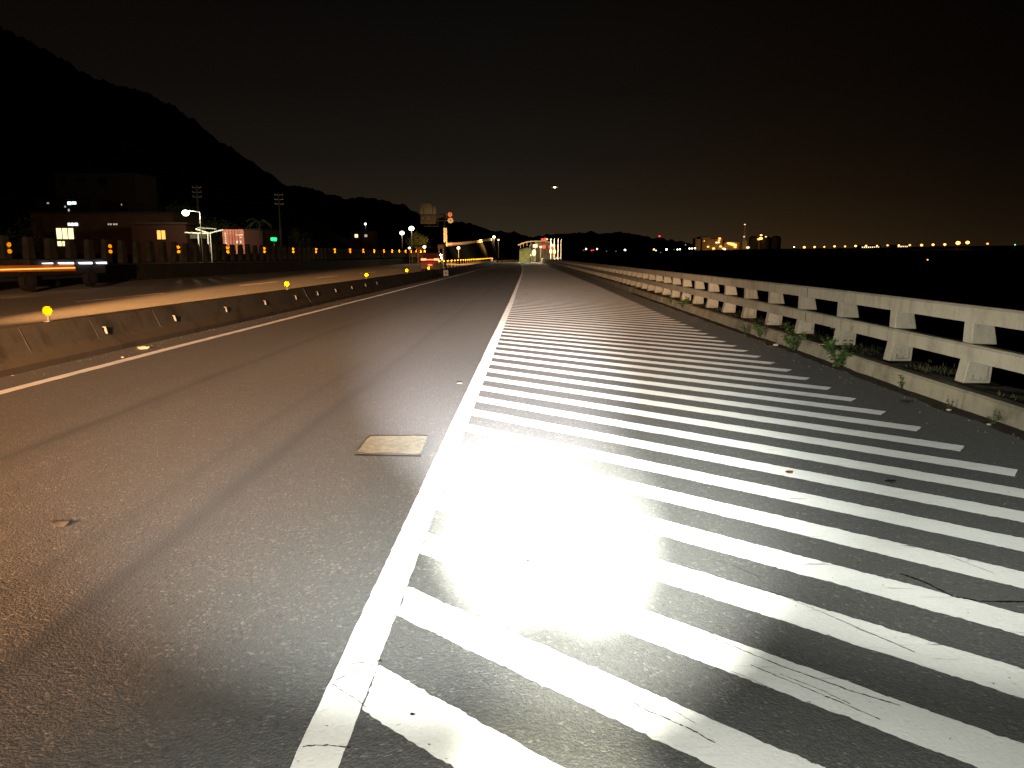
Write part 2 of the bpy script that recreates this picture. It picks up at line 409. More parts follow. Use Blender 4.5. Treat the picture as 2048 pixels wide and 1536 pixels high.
for i in range(14):
    y = 10.4 + 14*i
    linestrip(-15.0-.02*i, -14.85-.02*i, [y, y+3, y+6], .004, M_LINE, 'lane_dash')
# cracks across the edge line where two coats of paint meet
M_CRACK = simple('crack_filler', (.045,.035,.025), .9, var=.4, sc=30)
b = MB()
def crack(pts, w):
    q = []
    for a, c_ in zip(pts, pts[1:]):
        n = max(2, int((Vector(c_)-Vector(a)).length/.012))
        for i in range(n):
            p = Vector(a).lerp(Vector(c_), i/n); q.append(p + Vector((random.uniform(-1,1), random.uniform(-1,1), 0))*.0025)
    q.append(Vector(pts[-1]))
    for a, c_ in zip(q, q[1:]):
        d = (c_-a).normalized(); nn = Vector((-d.y, d.x, 0))*w*random.uniform(.3, 1)
        b.face([a-nn, c_-nn, c_+nn, a+nn])
Z6 = .0075
def gz(px, py): v = G(px, py, 0); return (v.x, v.y, Z6)
crack([gz(682,1333), gz(720,1330), gz(765,1324)], .0035)
crack([gz(665,1367), gz(700,1352), gz(763,1324)], .0022)
crack([gz(607,1497), gz(655,1494), gz(702,1499)], .0035)
crack([gz(665,1372), gz(700,1394), gz(732,1418)], .002)
crack([gz(749,1202), gz(772,1192), gz(800,1186)], .002)
crack([gz(1232,1392), gz(1300,1427), gz(1380,1462), gz(1430,1490)], .0035)
crack([gz(1345,1248), gz(1460,1293), gz(1560,1335), gz(1700,1385), gz(1800,1415)], .0035)
crack([gz(1500,1333), gz(1600,1375), gz(1680,1408), gz(1760,1443)], .0025)
crack([gz(1540,1185), gz(1650,1230), gz(1740,1270), gz(1830,1308)], .0022)
crack([gz(1300,1404), gz(1345,1424), gz(1390,1450)], .0018)
crack([gz(1375,1262), gz(1420,1280), gz(1470,1302)], .0016)
crack([gz(1560,1352), gz(1640,1383), gz(1700,1412)], .0018)
crack([gz(1460,1345), gz(1510,1365), gz(1545,1384)], .0015)
crack([gz(1700,1255), gz(1760,1278), gz(1810,1300)], .0016)
crack([gz(1860,1100), gz(1930,1128), gz(1990,1150)], .0018)
crack([gz(1420,1120), gz(1480,1140), gz(1520,1158)], .0015)
tag(b.build('paint_cracks', M_CRACK), kind='structure')
b = MB(); crack([gz(1800,1150), gz(1850,1168), gz(1905,1196), gz(1960,1206), gz(2060,1207)], .007)
tag(b.build('road_crack', simple('road_crack', (.012,.012,.012), .9)), kind='structure')
# sealed crack in the asphalt on the right
# ------------------------------------------------------------------ kerb and verge on the right
def path(y0, y1, step):
    r = []; y = y0
    while y < y1: r.append((cx(y), y, zg(y))); y += step if y < 40 else step*4
    r.append((cx(y1), y1, zg(y1))); return r
b = MB()
yk = -6.0
i = 0
while yk < 215:           # kerb cast in lengths with a small joint between them
    ln = 1.9 if yk < 60 else 8
    jx = random.uniform(-.012, .012); jz = random.uniform(-.008, .006)
    y1 = yk+ln-.012
    def pr(y): return [(4.19+jx+cx(y), -.05+zg(y)), (4.40+jx+cx(y), -.05+zg(y)), (4.40+jx+cx(y), .185+jz+zg(y)), (4.25+jx+cx(y), .195+jz+zg(y)), (4.225+jx+cx(y), .17+jz+zg(y))]
    A, B_ = pr(yk), pr(y1)
    ra = [b.bm.verts.new((x, yk, z)) for x, z in A]; rb = [b.bm.verts.new((x, y1, z)) for x, z in B_]
    for q in range(5): b.bm.faces.new([ra[q], ra[(q+1)%5], rb[(q+1)%5], rb[q]])
    b.bm.faces.new(ra); b.bm.faces.new(rb[::-1])
    yk += ln
tag(b.build('kerb', M_CURB), kind='structure')
b = MB(); vx = [4.39+i*.06 for i in range(14)]; vy = [-6+i*.12 for i in range(330)] + [34+i*4 for i in range(45)]
b.grid(vx, vy, lambda x, y: (x+cx(y), y, zg(y)+.172+.035*noise.noise(Vector((x*5, y*3, 0)))+.012*noise.noise(Vector((x*20, y*18, 3)))-(max(0, x-4.95)*1.5)))
tag(b.build('verge', M_DIRT, smooth=True), kind='structure')
# dirt washed against the kerb
b = MB(); b.grid([4.02+i*.04 for i in range(6)], [1+i*.1 for i in range(300)], lambda x, y: (x + .10*noise.noise(Vector((1, y*1.7, 0)))+.04*noise.noise(Vector((5, y*7, 0))), y, zg(y) + .002 + max(0, (x-4.04))*.07*(.6+.8*noise.noise(Vector((x*3, y*2.2, 5)))) - (.006 if x < 4.03 else 0)))
tag(b.build('kerb_dirt', M_DIRT, smooth=True), kind='structure')

# ------------------------------------------------------------------ concrete parapet on the right
para = thing('concrete_parapet', 'long pale concrete parapet with two rails and slanted brackets along the right kerb', 'parapet', (4.5, 0, 0))
def loc(v): return (v[0]-4.5, v[1], v[2])
def rail(z0, z1, name):
    b = MB(); pts = path(-6, 225, 1.2)
    b.extrude([(4.5-4.5, z0), (4.62-4.5, z0), (4.64-4.5, z0+.02), (4.64-4.5, z1-.02), (4.615-4.5, z1), (4.525-4.5, z1), (4.5-4.5, z1-.025)], pts)
    return b.build(name, M_PARA, para)
rail(.812, .985, 'rail'); rail(.422, .588, 'rail')
def rail_bracket_upper(b, o, zz, x):
    w = .16; x -= 4.5
    b.hexa([(x+.003, o-w/2, .598+zz), (x+.27, o-w/2, .590+zz), (x+.27, o+w/2, .590+zz), (x+.003, o+w/2, .598+zz),
            (x+.003, o-w/2, .83+zz), (x+.215, o-w/2, .83+zz), (x+.215, o+w/2, .83+zz), (x+.003, o+w/2, .83+zz)])
def rail_bracket_lower(b, o, zz, x):
    w = .17; x -= 4.5
    b.hexa([(x-.04, o-w/2, .19+zz), (x+.24, o-w/2, .19+zz), (x+.24, o+w/2, .19+zz), (x-.04, o+w/2, .19+zz),
            (x+.003, o-w/2, .44+zz), (x+.25, o-w/2, .44+zz), (x+.25, o+w/2, .44+zz), (x+.003, o+w/2, .44+zz)])
for jy in (5.9, 12.4, 18.95, 25.5, 32.0, 38.5, 45.0):
    for z0, z1 in ((.812, .985), (.422, .588)):
        b = MB(); zz = zg(jy); b.box((-.004, jy-.006, z0+zz-.002), (.05, jy+.006, z1+zz-.02)); b.build('expansion_joint', M_STONE, para)
Y0 = 7.82; far = MB()
for i in range(-6, 128):
    y = Y0 + 1.632*i + random.uniform(-.012, .012)
    if i < 44:
        for fn in (rail_bracket_upper, rail_bracket_lower):
            b = MB(); fn(b, y, zg(y), 4.5+cx(y)); br = b.build('bracket', M_PARA, para, bevel=.008)
            if fn is rail_bracket_lower and i < 14:      # cast frame on the end face
                b = MB(); zz = zg(y); f_ = y-.085-.005
                b.box((.035, f_, .215+zz), (.205, y-.08, .228+zz)); b.box((.04, f_, .228+zz), (.052, y-.08, .275+zz)); b.box((.12, f_, .228+zz), (.135, y-.08, .25+zz)); b.box((.19, f_, .228+zz), (.203, y-.08, .36+zz))
                b.build('cast_frame', M_CURB, br)
    else:
        rail_bracket_upper(far, y, zg(y), 4.5+cx(y)); rail_bracket_lower(far, y, zg(y), 4.5+cx(y))
tag(far.build('bracket', M_PARA, para), kind='stuff')

# ------------------------------------------------------------------ median barrier (in one length, with its own seams)
JX = -6.9
jb = thing('median_barrier', 'low dark weathered concrete barrier between the two carriageways', 'barrier', (JX, 0, 0))
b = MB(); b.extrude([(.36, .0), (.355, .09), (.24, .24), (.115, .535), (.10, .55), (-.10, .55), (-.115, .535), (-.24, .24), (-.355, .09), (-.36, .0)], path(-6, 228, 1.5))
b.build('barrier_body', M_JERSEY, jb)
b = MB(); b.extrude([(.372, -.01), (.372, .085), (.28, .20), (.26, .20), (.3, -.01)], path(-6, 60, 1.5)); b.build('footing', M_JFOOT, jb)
M_SEAM = simple('barrier_joint', (.10,.09,.07), .9, var=.3, sc=8)
def on_face(z): return .24 + (.115-.24)*(z-.24)/(.535-.24) if z > .24 else .355 + (.24-.355)*(z-.09)/.15
for y, w in ((9.75, .003), (11.35, .003), (13.3, .003), (22.35, .014)):
    b = MB()
    for z0, z1 in ((.10, .235), (.235, .53)):
        x0, x1 = on_face(z0)+.004, on_face(z1)+.004
        b.hexa([(x0-.02, y-w, z0), (x0, y-w, z0), (x0, y+w, z0), (x0-.01, y+w, z0), (x1-.01, y-w, z1), (x1, y-w, z1), (x1, y+w, z1), (x1-.01, y+w, z1)])
    b.build('joint', M_SEAM, jb)
# side reflectors on the barrier face
ri = 0
for px, py in ((190,680),(335,648),(442,628),(523,612),(586,601),(631,589),(668,582.5),(701,576),(729,570.5),(752,566)):
    Yr = (-(JX+.24))*1521/(1062-px)
    o = thing('barrier_reflector', 'small white bracket reflector on the barrier face, %s from the left' % ORD[ri], 'reflector', (JX+on_face(.33), Yr, .33+zg(Yr)), 'reflectors along the barrier face')
    b = MB(); b.hexa([(0,-.028,-.055),(.055,-.028,-.06),(.055,-.022,-.06),(0,-.022,-.055),(-.04,-.028,.055),(.03,-.028,.05),(.03,-.022,.05),(-.04,-.022,.055)])
    b.build('reflector_plate', M_SLINE, o)
    b = MB(); b.box((-.04,-.09,-.04),(.008,-.03,.035)); b.build('mount', M_RUBBER, o, bevel=.006)
    ri += 1
# amber delineators standing on the barrier
def delineator(name, label, loc_, rad, ph, group, steel=M_METAL):
    o = thing(name, label, 'delineator', loc_, group)
    b = MB(); b.bar((0, .012, 0), (0, .012, ph), .03, .012); b.box((-.04,-.03,0),(.04,.05,.012)); b.build('post', steel, o)
    b = MB(); b.disc((0, 0, ph+rad*.7), rad, th=.018); b.build('reflector', M_AMBER, o)
    return o
dn = 0
for Yd in (10.55, 21.2, 31.6, 41.9, 51.0):
    delineator('delineator', 'amber disc delineator on a short stem on top of the barrier, %s from the left' % ORD[dn], (JX+cx(Yd), Yd, .55+zg(Yd)), .066 + (.012 if Yd > 30 else 0), .11, 'short delineators on the barrier'); dn += 1
for i in range(36):
    Yd = 57 + 3.0*i
    delineator('delineator', 'amber disc on a tall post in the close barrier row, %s from the left' % ORD[i], (JX+cx(Yd), Yd,   .55+zg(Yd)), .062, .54, 'tall delineators in the close row')
# block and plate where the close row begins
o = thing('barrier_end_block', 'pale upright concrete block on the barrier where the close row of posts starts', 'block', (JX, 55.6, .54+zg(55.6)))
b = MB(); b.box((-.28,-.12,0),(.30,.12,.45)); b.build('block_body', M_JERSEY, o, bevel=.02)
o = thing('number_plate_sign', 'small pale plate with a dark mark at the foot of the barrier', 'sign', (JX+.37, 56.5, .06+zg(56.5)))
b = MB(); b.box((0,0,0),(.35,.02,.42)); b.build('plate', M_WHITEP, o)
b = MB(); b.box((.11,-.004,.10),(.15,-.001,.32)); b.box((.15,-.004,.10),(.24,-.001,.14)); b.box((.20,-.004,.14),(.24,-.001,.32)); b.build('lettering', M_BLACKP, o)

# ------------------------------------------------------------------ dark pillared fence beyond the other carriageway
fen = thing('pillar_fence', 'long dark concrete fence of short pillars on a base wall beyond the far lanes', 'fence', (-25, 0, 0))
b = MB(); b.extrude([(.28, -.2), (.2, 1.0), (-.2, 1.05), (-.28, -.2)], path(10, 240, 3)); b.build('base_wall', M_PILLAR, fen)
b0 = MB(); b0.hexa([(-.17,-.36,0),(.17,-.36,0),(.17,.36,0),(-.17,.36,0),(-.13,-.26,1.36),(.13,-.26,1.36),(.13,.26,1.36),(-.13,.26,1.36)])
pm = b0.mesh('pillar', M_PILLAR, bevel=.05); far = None
for i in range(98):
    y = 26.9 + 1.732*i
    p = bpy.data.objects.new('pillar', pm); put(p, fen); p.location = (cx(y), y, 1.02+zg(y)+random.uniform(-.04,.04)+.0028*y*.5)
    p.rotation_euler = (0, 0, random.uniform(-.04, .04)); p.scale = (1, random.uniform(.9, 1.1), random.uniform(.97, 1.04))
for i in range(19):
    y = 36.0 + 8.66*i
    z = 1.72 + zg(y) + .0055*(y-36)
    o = thing('twin_reflector', 'two amber discs one above the other on a fence pillar, %s pair from the left' % ORD[i], 'reflector', (-24.72+cx(y), y-.48, z), 'twin amber reflectors on the pillar fence')
    b = MB(); b.box((-.10, .016, -.16), (.10, .035, .48)); b.build('backing_plate', M_DARK, o)
    for zz in (0, .31):
        b = MB(); b.disc((0, 0, zz), .108 + .0003*(y-36), th=.014); b.build('reflector', M_AMBER, o)

# ------------------------------------------------------------------ hills
def hill(pts, Y, depth, amp, name='hill', base=-2, seedv=0):
    b = MB(); xs = []
    for (x0, y0), (x1, y1) in zip(pts, pts[1:]):
        n = max(1, int((x1-x0)/2.5))
        for i in range(n): xs.append((x0+(x1-x0)*i/n, y0+(y1-y0)*i/n))
    xs.append(pts[-1]); rows = 14; V = []
    for j in range(rows+1):
        t = j/rows; row = []
        for x, y in xs:
            top = P(x, y, Y)
            yy_ = Y - depth*(1-t) if j < rows else Y
            zt = base + (top.z-base)*(t**.8)
            p = Vector((top.x*(yy_/Y)**.25, yy_, zt))
            s_ = Y/900.0
            p.z += .5*amp*s_*(noise.fractal(p*(.09/s_)+Vector((seedv,0,0)), 1.0, 2.0, 4))*(0.3+.7*t) + (amp*.16*s_*abs(noise.noise(p*(.5/s_)))+amp*.14*s_*abs(noise.noise(p*(1.4/s_))) if j == rows else 0)
            row.append(b.bm.verts.new(p))
        V.append(row)
    back = [b.bm.verts.new((v.co.x*1.02, v.co.y+depth, base)) for v in V[-1]]; V.append(back)
    for r0, r1 in zip(V, V[1:]):
        for i in range(len(r0)-1): b.bm.faces.new([r0[i], r0[i+1], r1[i+1], r1[i]])
    o = b.build(name, M_HILL); tag(o, kind='structure'); return o
hill([(-700,-260),(-300,-120),(-120,0),(0,53),(78,93),(141,127),(156,145),(203,161),(254,173),(301,189),(352,216),(391,243),(430,278),(469,302),(508,329),(547,353),(570,369),(600,385),(650,405),(680,419),(705,429),(718,442),(743,458),(760,470),(800,490),(830,506)], 420, 230, 9)
hill([(500,372),(578,371),(625,377),(664,391),(690,399),(715,394),(741,398),(769,403),(794,407),(813,413),(832,426),(850,434),(896,441),(930,448),(960,470),(1000,495)], 900, 350, 7, seedv=3)
hill([(840,460),(896,448),(920,447),(943,448),(959,455),(982,462),(998,462),(1014,466),(1029,466),(1053,473),(1076,475),(1092,482),(1120,495)], 1500, 500, 5, seedv=7)
hill([(1030,490),(1060,477),(1092,470),(1107,469),(1140,467),(1170,466),(1186,464),(1214,467),(1241,465),(1286,472),(1311,478),(1335,477),(1354,484),(1393,489),(1417,496),(1452,500),(1500,504)], 1300, 400, 6, base=-8, seedv=11)
hill([(1080,504),(1300,502),(1440,500),(1500,498.5),(1560,498),(1650,497),(1800,494.5),(1950,492),(2048,491),(2300,489)], 620, 90, 1.6, base=-6, seedv=15)

# ------------------------------------------------------------------ lamps
def street_lamp(px, py, Y, label, r, mat, group=None, light=None, col=(1,.9,.65), base=None, arm=.0, cat='street lamp', polem=M_METAL):
    p = P(px, py, Y); gzv = base if base is not None else ground_z(p.x, p.y)
    o = thing('street_lamp', label, cat, (p.x+arm, Y, gzv), group)
    h = p.z-gzv
    b = MB(); b.tube((0,0,0), (0,0,h+.1), .11*max(.6, r), .06, 8)
    if arm: b.tube((0,0,h+.1), (-arm,0,h+r*.8), .05, .05, 6)
    b.build('pole', polem, o)
    b = MB(); b.ball((-arm,-.1,h), r, 1.1, 1, .9); b.build('lamp', mat, o, smooth=True)
    if light:
        l = bpy.data.lights.new('bulb', 'POINT'); l.energy = light; l.color = col; l.shadow_soft_size = r
        lo = bpy.data.objects.new('bulb', l); put(lo, o); lo.location = (-arm, -r-.3, h-.1)
    return o
LG = 'white lamps beyond the far lanes'
street_lamp(372, 426, 84, 'bright white lamp on an arm above the low houses at left', .36, E_WLAMP, LG, 1300, (1,.95,.6), arm=1.55)
street_lamp(823, 457, 150, 'brightest and tallest white lamp left of the sign gantry', .48, E_WLAMP, LG, 350, (1,.85,.55))
street_lamp(804, 466, 165, 'white lamp lower left of the tallest lamp by the gantry', .45, E_WLAMP, LG, 350, (1,.75,.4))
street_lamp(731, 448, 320, 'small white lamp on the dark hillside above two lit windows', .42, E_WLAMP, LG, 300, base=4)
street_lamp(819, 496, 135, 'low white lamp just over the fence below the tallest lamp', .18, E_WLAMP, LG)
street_lamp(849, 494, 140, 'low white lamp above the red tail lights', .25, E_WLAMP, LG, 60)
street_lamp(917, 496, 160, 'low white lamp under the orange lit parapet', .28, E_WLAMP, LG, 120)
street_lamp(988, 474, 262, 'white lamp at the far end of the orange lit parapet', .42, E_WLAMP, LG, 1500, (1,.6,.3))
street_lamp(997, 480, 262, 'tiny pale lamp just right of the lamp ending the orange parapet', .22, E_WLAMP, LG)
# orange lamps across the flats
xs = [1608.5,1629,1648.5,1669,1690,1711,1732,1754,1775,1797.5,1819.5,1843,1866,1889.5]
for i, x in enumerate(xs):
    y = 494.2 - (x-1608)*.018 + random.uniform(-.5,.5)
    street_lamp(x, y, 600, 'small orange lamp in the evenly spaced row across the dark flats, %s from the left' % ORD[i], random.uniform(.55,.95), E_SODW, 'row of orange lamps across the dark flats', base=-5.5)
street_lamp(1916, 486, 600, 'large glaring orange lamp right of the evenly spaced row, left of a pair', 1.5, E_SODW, 'glaring orange lamps', base=-5.5)
street_lamp(1935, 485, 600, 'large glaring orange lamp right of the evenly spaced row, right of a pair', 1.3, E_SODW, 'glaring orange lamps', base=-5.5)
street_lamp(1975, 487.5, 600, 'small dull orange lamp alone near the right edge', .75, E_SOD, base=-5.5)
street_lamp(2030, 489.5, 600, 'tiny green lamp by the right edge', .45, E_GREEN, base=-5.5)
street_lamp(1588, 494, 600, 'tiny white lamp left of the orange row', .38, E_WLAMP, base=-5.5)
street_lamp(1855, 519.5, 300, 'single orange glint low in the dark below the orange row', .26, E_SOD, base=-5.5)  # small lamp added in place of an orange reflection
for i, (x, y, r, m_, d) in enumerate(((1172,498,.5,E_WLAMP,'white'),(1167,500.5,.22,E_DIMW,'faint white'),(1194,498,.45,E_WLAMP,'white'),(1183,501,.35,E_RED,'red'),(1187,500,.25,E_RED,'small red'),(1213,502.5,.22,E_DIMW,'faint'),(1232,502.5,.22,E_DIMW,'faint'),(1250,500,.55,E_WLAMP,'white'),(1308,499,.6,E_YEL,'yellowish'),(1312,501,.4,E_YEL,'small yellowish'),(1321,505,.22,E_DIMW,'faint'),(1333,499,.6,E_WLAMP,'white'),(1348,499,.2,E_DIMW,'faint'),(1355,499,.4,E_WLAMP,'white'),(1360,498.5,.4,E_WLAMP,'white'),(1371,489.5,.35,E_DIMW,'raised dim'),(1379,497,.45,E_WLAMP,'white'),(1384,497,.4,E_WLAMP,'white'),(1390,496.5,.45,E_WLAMP,'white'))):
    street_lamp(x, y, 500, '%s lamp low before the dark hill, %s from the left' % (d, ORD[i]), r, m_, 'scattered lamps along the foot of the hill', base=-5.5)
street_lamp(1319, 472.5, 1290, 'red warning lamp on top of the dark hill', 1.3, E_RED, base=10)
# long lit halls in the orange row: windows in a row
for i, (xa, xb, y, d) in enumerate(((1723,1759,494.5,'longer'), (1795,1816,493,'shorter'))):
    a = P(xa, y, 640); c_ = P(xb, y, 640)
    o = thing('lit_hall', '%s dark low hall with a row of white lit windows among the orange lamps' % d, 'building', ((a.x+c_.x)/2, 640, -5.5), 'lit halls on the dark flats')
    w = (c_.x-a.x)/2; h = a.z+5.5
    b = MB(); b.box((-w-1, 0, 0), (w+1, 12, h+1.6)); b.build('wall', M_ROOF, o)
    n = 9 if i == 0 else 6
    for q in range(n):
        x = -w + 2*w*(q+.2)/n; b = MB(); b.box((x, -.1, h-.5), (x+2*w/n*.55, -.003, h+.5)); b.build('window', E_CREAM, o)

# ------------------------------------------------------------------ works on the horizon
YW = 900
def bld(name, label, cat, x0, y0, x1, y1, mat, lights=(), Y=YW, dep=20, base=-6, shape=None, group=None):
    a = P(x0, y0, Y); c_ = P(x1, y1, Y); cxm = (a.x+c_.x)/2
    o = thing(name, label, cat, (cxm, Y, base), group); w = (c_.x-a.x)/2; h = a.z-base
    b = MB()
    if shape == 'silo': b.tube((0, w, 0), (0, w, h-w*.4), w, w, 20); b.tube((0, w, h-w*.4), (0, w, h), w, w*.5, 20)
    elif shape == 'mast': b.hexa([(-w,0,0),(w,0,0),(w,w*2,0),(-w,w*2,0),(-w*.85,0,h*.55),(w*.85,0,h*.55),(w*.85,w*2,h*.55),(-w*.85,w*2,h*.55)]); b.tube((0,w,h*.55),(0,w,h),w*.45,w*.2)
    else: b.box((-w, 0, 0), (w, dep, h))
    b.build('wall', mat, o)
    if shape is None:
        b = MB(); b.box((-w-.4,-.4,h), (w+.4, dep+.4, h+.8)); b.build('roof', M_ROOF, o)
    for n_, lx_, ly_, r, m_ in lights:
        q = P(lx_, ly_, Y); b = MB(); b.ball((q.x-cxm, -r*.6, q.z-base), r, 1.3, .5, .8, 2); b.build(n_, m_, o, smooth=True)
    return o
M_WORK = simple('works_wall', (.40,.33,.20), .9, var=.2, sc=.1)
bld('factory', 'pale works block with a stepped outline, leftmost on the horizon', 'factory', 1391, 478, 1404, 498, M_WORK, dep=14)
bld('factory', 'taller pale works block on the horizon beside the leftmost block', 'factory', 1402, 474.5, 1421, 498, M_WORK, [('lamp',1408.5,482,.45,E_SODW)])
bld('factory', 'brownish works block in the middle of the works with an orange flame-like lamp', 'factory', 1422, 478, 1444, 498, M_WORK, [('lamp',1439,477,1.3,E_SOD),('lamp',1438,481,.9,E_SOD),('lamp',1416,493.5,.9,E_SODW),('lamp',1427,497,1.2,E_SODW),('lamp',1441,493,1.3,E_SOD),('lamp',1446,497,1.0,E_SODW)])
bld('factory', 'low works shed under a band of yellow-orange lamps', 'factory', 1448, 484, 1478, 499, M_WORK, [('lamp',1460,487.5,1.6,E_SODW),('lamp',1465,488.5,1.8,E_SODW),('lamp',1470,490,1.4,E_SODW),('lamp',1456,486.5,1.0,E_SODW),('lamp',1470,494,1.4,E_SOD),('lamp',1449,498.5,.9,E_WLAMP)])
bld('work_light_mast', 'white floodlight mast standing before the works blocks', 'lamp mast', 1431.5, 485, 1434, 499, M_WHITEP, [('lamp',1433,485,1.2,E_CREAM),('lamp',1437,485,1.2,E_CREAM)], Y=880, dep=1)
bld('chimney_tower', 'tall slim tower with lamps at its top and middle on the horizon', 'tower', 1486, 449, 1494, 496, M_WORK, [('lamp',1489.5,449,.75,E_CREAM),('lamp',1488,473.5,.75,E_CREAM),('lamp',1495.5,495,1.6,E_CREAM)], shape='mast')
M_SILO = simple('silo_wall', (.03,.028,.024), .9)
bld('silo', 'dark round silo with orange lamps near its top, left of the dark silos', 'silo', 1501, 472, 1518, 498, M_SILO, [('lamp',1522,470.5,1.1,E_SODW),('lamp',1521,477,1.8,E_SODW),('lamp',1517,478.5,1.3,E_SOD)], shape='silo')
bld('silo', 'dark round silo in the middle of the dark silos', 'silo', 1524, 472, 1543, 498, M_SILO, [('lamp',1531.5,473.5,.9,E_CREAM)], shape='silo')
bld('silo', 'dark round silo at the right end of the dark silos', 'silo', 1545, 471.5, 1564, 498, M_SILO, shape='silo')
for x, y, e in ((1410, 500, 2600), (1455, 495, 3600), (1524, 482, 3500), (1490, 492, 1500)):
    q = P(x, y, 878); l = bpy.data.lights.new('works_floodlight', 'POINT'); l.energy = e; l.color = (1,.5,.16); l.shadow_soft_size = 1
    lo = bpy.data.objects.new('works_floodlight', l); C.objects.link(lo); lo.location = q

# aircraft
q = P(1109.5, 375, 1500)
o = thing('aircraft', 'tiny aircraft with a bright landing light in the dark sky', 'aircraft', q)
b = MB(); b.tube((0,-5,0), (0,14,0), 1.0, .5, 10); b.hexa([(-.5,10,0),(.5,10,0),(.5,13,0),(-.5,13,0),(-.1,12,3.6),(.1,12,3.6),(.1,14,3.6),(-.1,14,3.6)]); b.build('fuselage', M_WHITEP, o)
b = MB(); b.hexa([(-9,5,.3),(9,5,.3),(9,6.5,.3),(-9,6.5,.3),(-1.5,1,.5),(1.5,1,.5),(1.5,6,.5),(-1.5,6,.5)]); b.build('wing', M_WHITEP, o)
b = MB(); b.ball((0,-5.6,0), 1.5, 1.5, .6, 1); b.build('landing_light', E_WLAMP, o, smooth=True)
for s_ in (-4.6, 4.9):
    b = MB(); b.ball((s_,-1,.3), .45, 3, 1, 1); b.build('wing_light', E_DIMW, o)

# ------------------------------------------------------------------ houses at left
def house(label, x0, y0, x1, Y, wall, dep=9, roofov=.3, base=None, group=None, rh=.25):
    a = P(x0, y0, Y); c_ = P(x1, y0, Y); base = ground_z(a.x, Y) if base is None else base
    o = thing('house', label, 'house', ((a.x+c_.x)/2, Y, base), group); w = (c_.x-a.x)/2; h = a.z-base
    b = MB(); b.box((-w, 0, 0), (w, dep, h)); b.build('wall', wall, o)
    b = MB(); b.box((-w-roofov, -roofov, h+.002), (w+roofov, dep+roofov, h+rh)); b.build('roof', M_ROOF, o)
    o['_x'] = (a.x+c_.x)/2
    return o, Vector(((a.x+c_.x)/2, Y, base))
def window(o, org, x0, y0, x1, y1, Y, mat, name='window', bars=(1,), frame=True):
    a = P(x0, y0, Y); c_ = P(x1, y1, Y)
    X0, X1, Z1, Z0 = a.x-org.x, c_.x-org.x, a.z-org.z, c_.z-org.z
    b = MB(); b.box((X0, -.05, Z0), (X1, -.004, Z1)); w_ = b.build(name, mat, o)
    if frame:
        b = MB(); t = .07
        b.box((X0-t,-.10,Z0-t),(X1+t,-.055,Z0)); b.box((X0-t,-.10,Z1),(X1+t,-.055,Z1+t)); b.box((X0-t,-.10,Z0),(X0,-.055,Z1)); b.box((X1,-.10,Z0),(X1+t,-.055,Z1))
        for q in bars:
            xm = X0+(X1-X0)*q; b.box((xm-.04,-.10,Z0),(xm+.04,-.055,Z1))
        b.build('frame', M_DARK, w_)
    return w_
HG = 'houses beyond the pillar fence'
h1, o1 = house('long reddish two-storey house with a bright wide window at its left', 60, 428, 345, 95, M_BRICK, group=HG)
window(h1, o1, 112.5, 456.5, 149, 478, 95, E_CREAM, bars=(.33, .66))
window(h1, o1, 115, 482.5, 131, 492, 95, E_CREAM, bars=(.62,))
window(h1, o1, 136, 446, 157, 451.5, 95, E_WHITE, bars=(.3,.62))
for xa, xb in ((216, 219), (220.5, 223.5), (226.5, 230.5), (231.5, 235)): window(h1, o1, xa, 447, xb, 450, 95, E_DIMW, frame=False)
# small balcony rail across the house
h2, o2 = house('dark reddish house with a single orange two-pane window', 262, 449, 371, 88, simple('dark_red_wall', (.05,.016,.011), .9), group=HG, dep=5)
window(h2, o2, 314, 461, 332, 478.5, 88, E_WARM, bars=(.5,))
window(h2, o2, 306.5, 446.5, 312, 448.5, 87.9, E_DIMW, frame=False)
h3, o3 = house('plastered upper house lit greenish by the white lamp', 300, 430.5, 362, 99, M_PLASTER, group=HG, dep=6)
h4, o4 = house('dark low house right of the red container', 489, 461.5, 519, 96, simple('umber_wall', (.09,.05,.03), .9), group=HG, dep=8)
window(h4, o4, 508, 491, 513, 494, 96, E_DIMW, frame=False)
h5, o5 = house('pale flat-topped building high on the dark slope behind the houses', 108, 346, 268, 240, simple('grey_wall', (.16,.15,.13), .9), dep=14, base=4, group=HG)
for xa, xb, yb in ((120, 132, 372), (150, 170, 366), (196, 214, 372)): window(h5, o5, xa, 356, xb, yb, 240, M_GLASSD, frame=False)
h6, o6 = house('small dark hillside house with two lit windows', 700, 463, 745, 260, M_BRICK, dep=8, group=HG)
window(h6, o6, 709.5, 468.5, 716, 475, 260, E_CREAM, frame=False)
window(h6, o6, 729, 469, 734.5, 474, 260, E_DIMW, frame=False)
h7, o7 = house('dark shed with scattered lamps in front of the slope, behind the long house', 70, 400, 180, 130, M_ROOF, dep=6, group=HG)
for xa, ya, xb, yb, m_ in ((135,403.5,142.5,409.5,E_COOL),(143.5,403.5,152.5,408.5,E_COOL),(129,411.5,132,415,E_DIMW),(136,418,139.5,422.5,E_DIMW),(94,405,98,407.5,E_DIMW)):
    window(h7, o7, xa, ya, xb, yb, 130, m_, 'lamp', frame=False)
h8, o8 = house('dark small house right of the cool white lamps on the slope', 184, 406, 255, 135, M_ROOF, dep=6, group=HG)
window(h8, o8, 189, 410, 192, 419, 135, E_DIMW, frame=False); window(h8, o8, 242.5, 407.5, 244, 411, 135, E_DIMW, frame=False)
